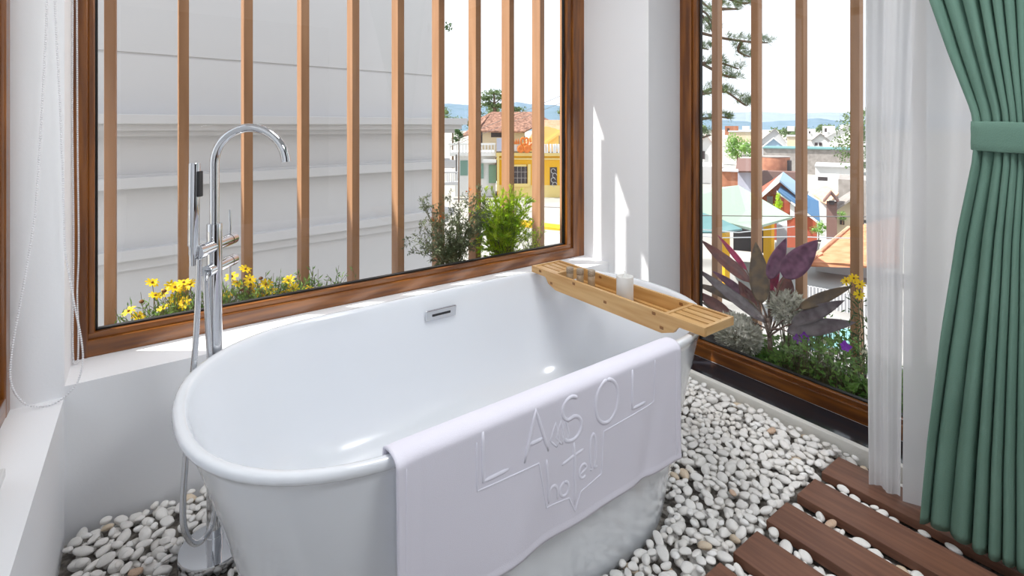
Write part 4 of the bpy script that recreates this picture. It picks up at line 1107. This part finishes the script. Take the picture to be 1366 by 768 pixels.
tree('leafy_tree', 'yellow-green tree half hidden by the last slat of the tall window', 1150, 184, 30, 64, 92, M['lf_far'], 2600, leafk=.04, blobs=18, core=False)
tree('leafy_tree', 'trees at the left jamb of the tall window above the white house', 936, 172, 120, 26, 22, M['lf_far'], 500)
tree('garden_bush', 'rounded green bush left of the stone chimney', 1092, 304, 27, 20, 20, M['lf_mid'], 900, base_v=320, cat='bush')
tree('garden_bush', 'small green bush right of the stone chimney', 1124, 288, 36, 16, 14, M['lf_mid'], 500, base_v=300, cat='bush')
# blue roofed red house
h = bld('red_house', 'red house with a bright blue roof behind the green canopy', 'house')
d_ = 34
vpoly(MB(), [(1012,262),(1041,243),(1062,263),(1062,320),(1012,320)], d_, 6).build('wall', C['red'], h)
m = MB(); vslab(m, [(1009,266,d_-.8),(1040,240,d_-.8),(1045,229,d_+5),(1016,254,d_+5)], .12)
vslab(m, [(1040,240,d_-.8),(1066,262,d_-.8),(1070,248,d_+5),(1045,229,d_+5)], .12)
m.build('roof', C['lblue'], h)
m = MB(); vslab(m, [(1038,254,d_-1.6),(1094,296,d_-1.6),(1092,268,d_+2),(1046,240,d_+2)], .12); m.build('lower_roof', C['blue'], h)
m = MB(); vpoly(m, [(1009,266),(1040,240),(1040,243),(1010,269)], d_-1, .12); vpoly(m, [(1036,254),(1094,297),(1094,300),(1036,257)], d_-1.8, .12); m.build('bargeboard', C['white'], h)
vpoly(MB(), [(1040,258),(1090,296),(1090,330),(1040,330)], d_-1.2, 3).build('wing_wall', C['red'], h)
vbox(MB(), 1023, 1031, 262, 284, d_-.1, .15).build('window', C['greydark'], h)
vbox(MB(), 1054, 1060, 272, 290, d_-1.3, .15).build('window', C['white'], h)
tree('climbing_plant', 'yellowish climbing plant on the red house gable', 1038, 270, 32, 8, 26, M['lf_bright'], 260, base_v=300, cat='plant', leafk=.1)
# orange roofed white house
h = bld('white_cottage', 'white cottage with a small orange roof behind the stone chimney', 'house')
vpoly(MB(), [(1078,320),(1078,262),(1104,272),(1104,320)], 40, 5).build('wall', C['white'], h)
m = MB(); vslab(m, [(1083,258,42),(1104,272,38),(1119,257,40),(1101,246,44)], .15); m.build('roof', C['tilepale'], h)
gable('beige_cottage', 'beige cottage with a grey roof right of the stone chimney', 1112, 1146, 268, 283, 320, 40, 'cream', 'grey', 5, wins=2, side=6)
# stone chimney
h = bld('stone_chimney', 'square stone chimney with a gabled cap in the tall window', 'chimney')
vbox(MB(), 1102.5, 1116.5, 270, 340, 24, .5).build('shaft', C['brown'], h)
m = MB(); 
for s_ in (-1, 1): vpoly(m, [(1108.5,256),(1108.5+s_*11,269),(1108.5+s_*8,269.5),(1108.5,260)], 23.8, .9)
m.build('cap', C['brown'], h)
vbox(MB(), 1106, 1113, 268, 273, 23.9, .3).build('smoke_opening', C['darkwin'], h)
# orange tile roof
h = bld('tiled_roof_house', 'house with a broad orange tiled roof low behind the last slat', 'house')
m = MB(); vslab(m, [(1078,350,14.5),(1200,352,13.5),(1200,288,20),(1132,304,20)], .12); m.build('roof', C['tile2'], h)
m = vpoly(MB(), [(1088,352),(1180,352),(1180,385),(1088,385)], 14.8, 4).build('wall', C['lgrey'], h)
mm = MB(); mm.tube([at(1078,349,14.3), at(1132,303,19.8)], .06, 6); mm.tube([at(1060,362,14.4), at(1096,338,15.2)], .05, 6); mm.build('ridge_tiles', C['tilepale'], h)
# big mint canopy
h = bld('green_canopy', 'large mint green canopy roof below the tall window', 'canopy')
m = MB(); vslab(m, [(900,256,17),(985,247,20),(1057,289,14),(1001,304,12.5),(960,294,12.5),(900,268,13.5)], .06); m.build('top_sheet', C['mint'], h)
m = MB(); vslab(m, [(900,270,12.5),(962,292,12.3),(990,305,12),(958,309,11.5),(900,309,11)], .04); m.build('side_sheet', C['teal'], h)
def post(u0, u1, v0, d): m = MB(); c1, c2 = at(u0, v0, d), at(u1, v0, d); return m.box(c1.x, c1.x+(u1-u0)*d/F, c1.y, c1.y+.25, GZ, c1.z)
post(967, 979, 300, 13.5).build('post', C['yellow'], h); post(1029, 1037, 296, 15.5).build('post', C['yellow'], h)
bk = bld('market_stall', 'dark stall under the mint green canopy', 'stall'); vbox(MB(), 978, 1030, 305, 336, 16, 2).build('counter', C['darkwin'], bk); vbox(MB(), 1036, 1050, 300, 336, 17, 1).build('shutter', C['lgrey'], bk)
# flat concrete roofs right below
zf = -3.2
fr_ = mat('concrete_roof', srgb(164,162,160), .8, col2=srgb(138,135,132), noise_s=.8)
P = [at(860,500,6), at(1300,500,6), at(1300,345,14.5), at(900,328,17)]
for p in P: p.z = zf
h = MB().prism(P, (0,0,-4.5)).build('flat_roof', fr_, None); tag(h, 'pale concrete flat roof spread out below the ti plant', 'roof')
h = bld('roof_panels', 'band of corrugated translucent panels on the concrete flat roof', 'panels')
m = MB()
for k in range(22):
    u = 1062+k*4.6; a, b = at(u, 350-k*.0, 12.6-k*.05), at(u+3.6, 350, 12.6-k*.05); a.z = b.z = zf; m.prism([a, b, b+Vector((0,0,.45)), a+Vector((0,0,.45))], FW*.05)
m.build('panel', C['lgrey'], h)
h = bld('glass_canopy', 'pale turquoise canopy glimpsed above the violet flowers', 'canopy')
vslab(MB(), [(1066,462,7.2),(1150,466,7.0),(1136,438,8.2),(1084,436,8.3)], .05).build('canopy_sheet', C['teal2'], h)
m = MB(); 
for a, b in (((1072,456,7.4),(1138,442,8.1)),((1090,462,7.1),(1100,438,8.3)),((1120,464,7),(1118,438,8.2))): m.tube([at(*a), at(*b)], .012, 5)
m.build('canopy_ribs', C['greydark'], h)

# ------------------------------------------------------------------ lights
cl = []
for i, (x, y, pw) in enumerate([(.82, 1.22, 9), (1.15, -.75, 21)]):  # unseen fill lights added to brighten the room
    o = thing('added_fill_light', ['added fill light out of view above the bathtub', 'added fill light out of view near the green drape'][i], 'fill light', (x, y, CZ))
    MB().lathe([(.39,-.001),(.40,-.01),(.40,-.03),(.39,-.035),(.38,-.036)], (x,y,CZ), 40).build('fill_light_ring', M['metal_w'], o, auto=40)
    em = bpy.data.materials.new('fill_glow'); em.use_nodes = True; b = em.node_tree.nodes['Principled BSDF']
    b.inputs['Emission Color'].default_value = (1,.97,.93,1); b.inputs['Emission Strength'].default_value = 6
    MB().lathe([(.375,-.034),(.375,-.038),(.34,-.040)], (x,y,CZ), 40).build('fill_diffuser', em, o)
    L = bpy.data.lights.new('fill_lamp', 'AREA'); L.shape = 'DISK'; L.size = .72; L.energy = pw; L.color = (.94,.97,1)
    lo_ = bpy.data.objects.new('fill_lamp_light', L); COL.objects.link(lo_); lo_.location = (x, y, CZ-.06); 
sun = bpy.data.lights.new('sun', 'SUN'); sun.energy = 8.0; sun.angle = math.radians(.6); sun.color = (1,.965,.91)
so = bpy.data.objects.new('sun', sun); COL.objects.link(so)
so.rotation_euler = Vector((-1,.72,1.58)).to_track_quat('Z','Y').to_euler()
W = bpy.data.worlds.new('world'); S.world = W; W.use_nodes = True; nt = W.node_tree; bg = nt.nodes['Background']
N = nt.nodes.new; Lk = nt.links.new
tc = N('ShaderNodeTexCoord'); sp = N('ShaderNodeSeparateXYZ'); Lk(tc.outputs['Generated'], sp.inputs[0])
cr = N('ShaderNodeValToRGB'); cr.color_ramp.elements[0].position = 0; cr.color_ramp.elements[0].color = (.90,.96,1.04,1)
cr.color_ramp.elements[1].position = .25; cr.color_ramp.elements[1].color = (.84,.94,1.08,1)
e = cr.color_ramp.elements.new(.7); e.color = (.74,.87,1.06,1)
Lk(sp.outputs[2], cr.inputs[0])
nz = N('ShaderNodeTexNoise'); nz.inputs['Scale'].default_value = 2.2; nz.inputs['Detail'].default_value = 6; Lk(tc.outputs['Generated'], nz.inputs['Vector'])
cr2 = N('ShaderNodeValToRGB'); cr2.color_ramp.elements[0].position = .42; cr2.color_ramp.elements[1].position = .62; Lk(nz.outputs[0], cr2.inputs[0])
mx = N('ShaderNodeMix'); mx.data_type = 'RGBA'; Lk(cr2.outputs[0], mx.inputs[0]); Lk(cr.outputs[0], mx.inputs[6]); mx.inputs[7].default_value = (1,1,1,1)
Lk(mx.outputs[2], bg.inputs[0]); bg.inputs[1].default_value = 1.25
S.view_settings.view_transform = 'Standard'; S.view_settings.look = 'None'; S.view_settings.gamma = 1; S.view_settings.exposure = 0.15; S.view_settings.use_curve_mapping = False

# ------------------------------------------------------------------ camera
cam = bpy.data.cameras.new('camera'); co = bpy.data.objects.new('camera', cam); COL.objects.link(co)
co.location = (0,0,EYE); co.rotation_euler = (PI/2, 0, -math.asin(sn)); cam.sensor_width = 36; cam.lens = 36*F/1366
cam.shift_y = (HY-384)/1366; cam.clip_start = .05; cam.clip_end = 6000
S.camera = co
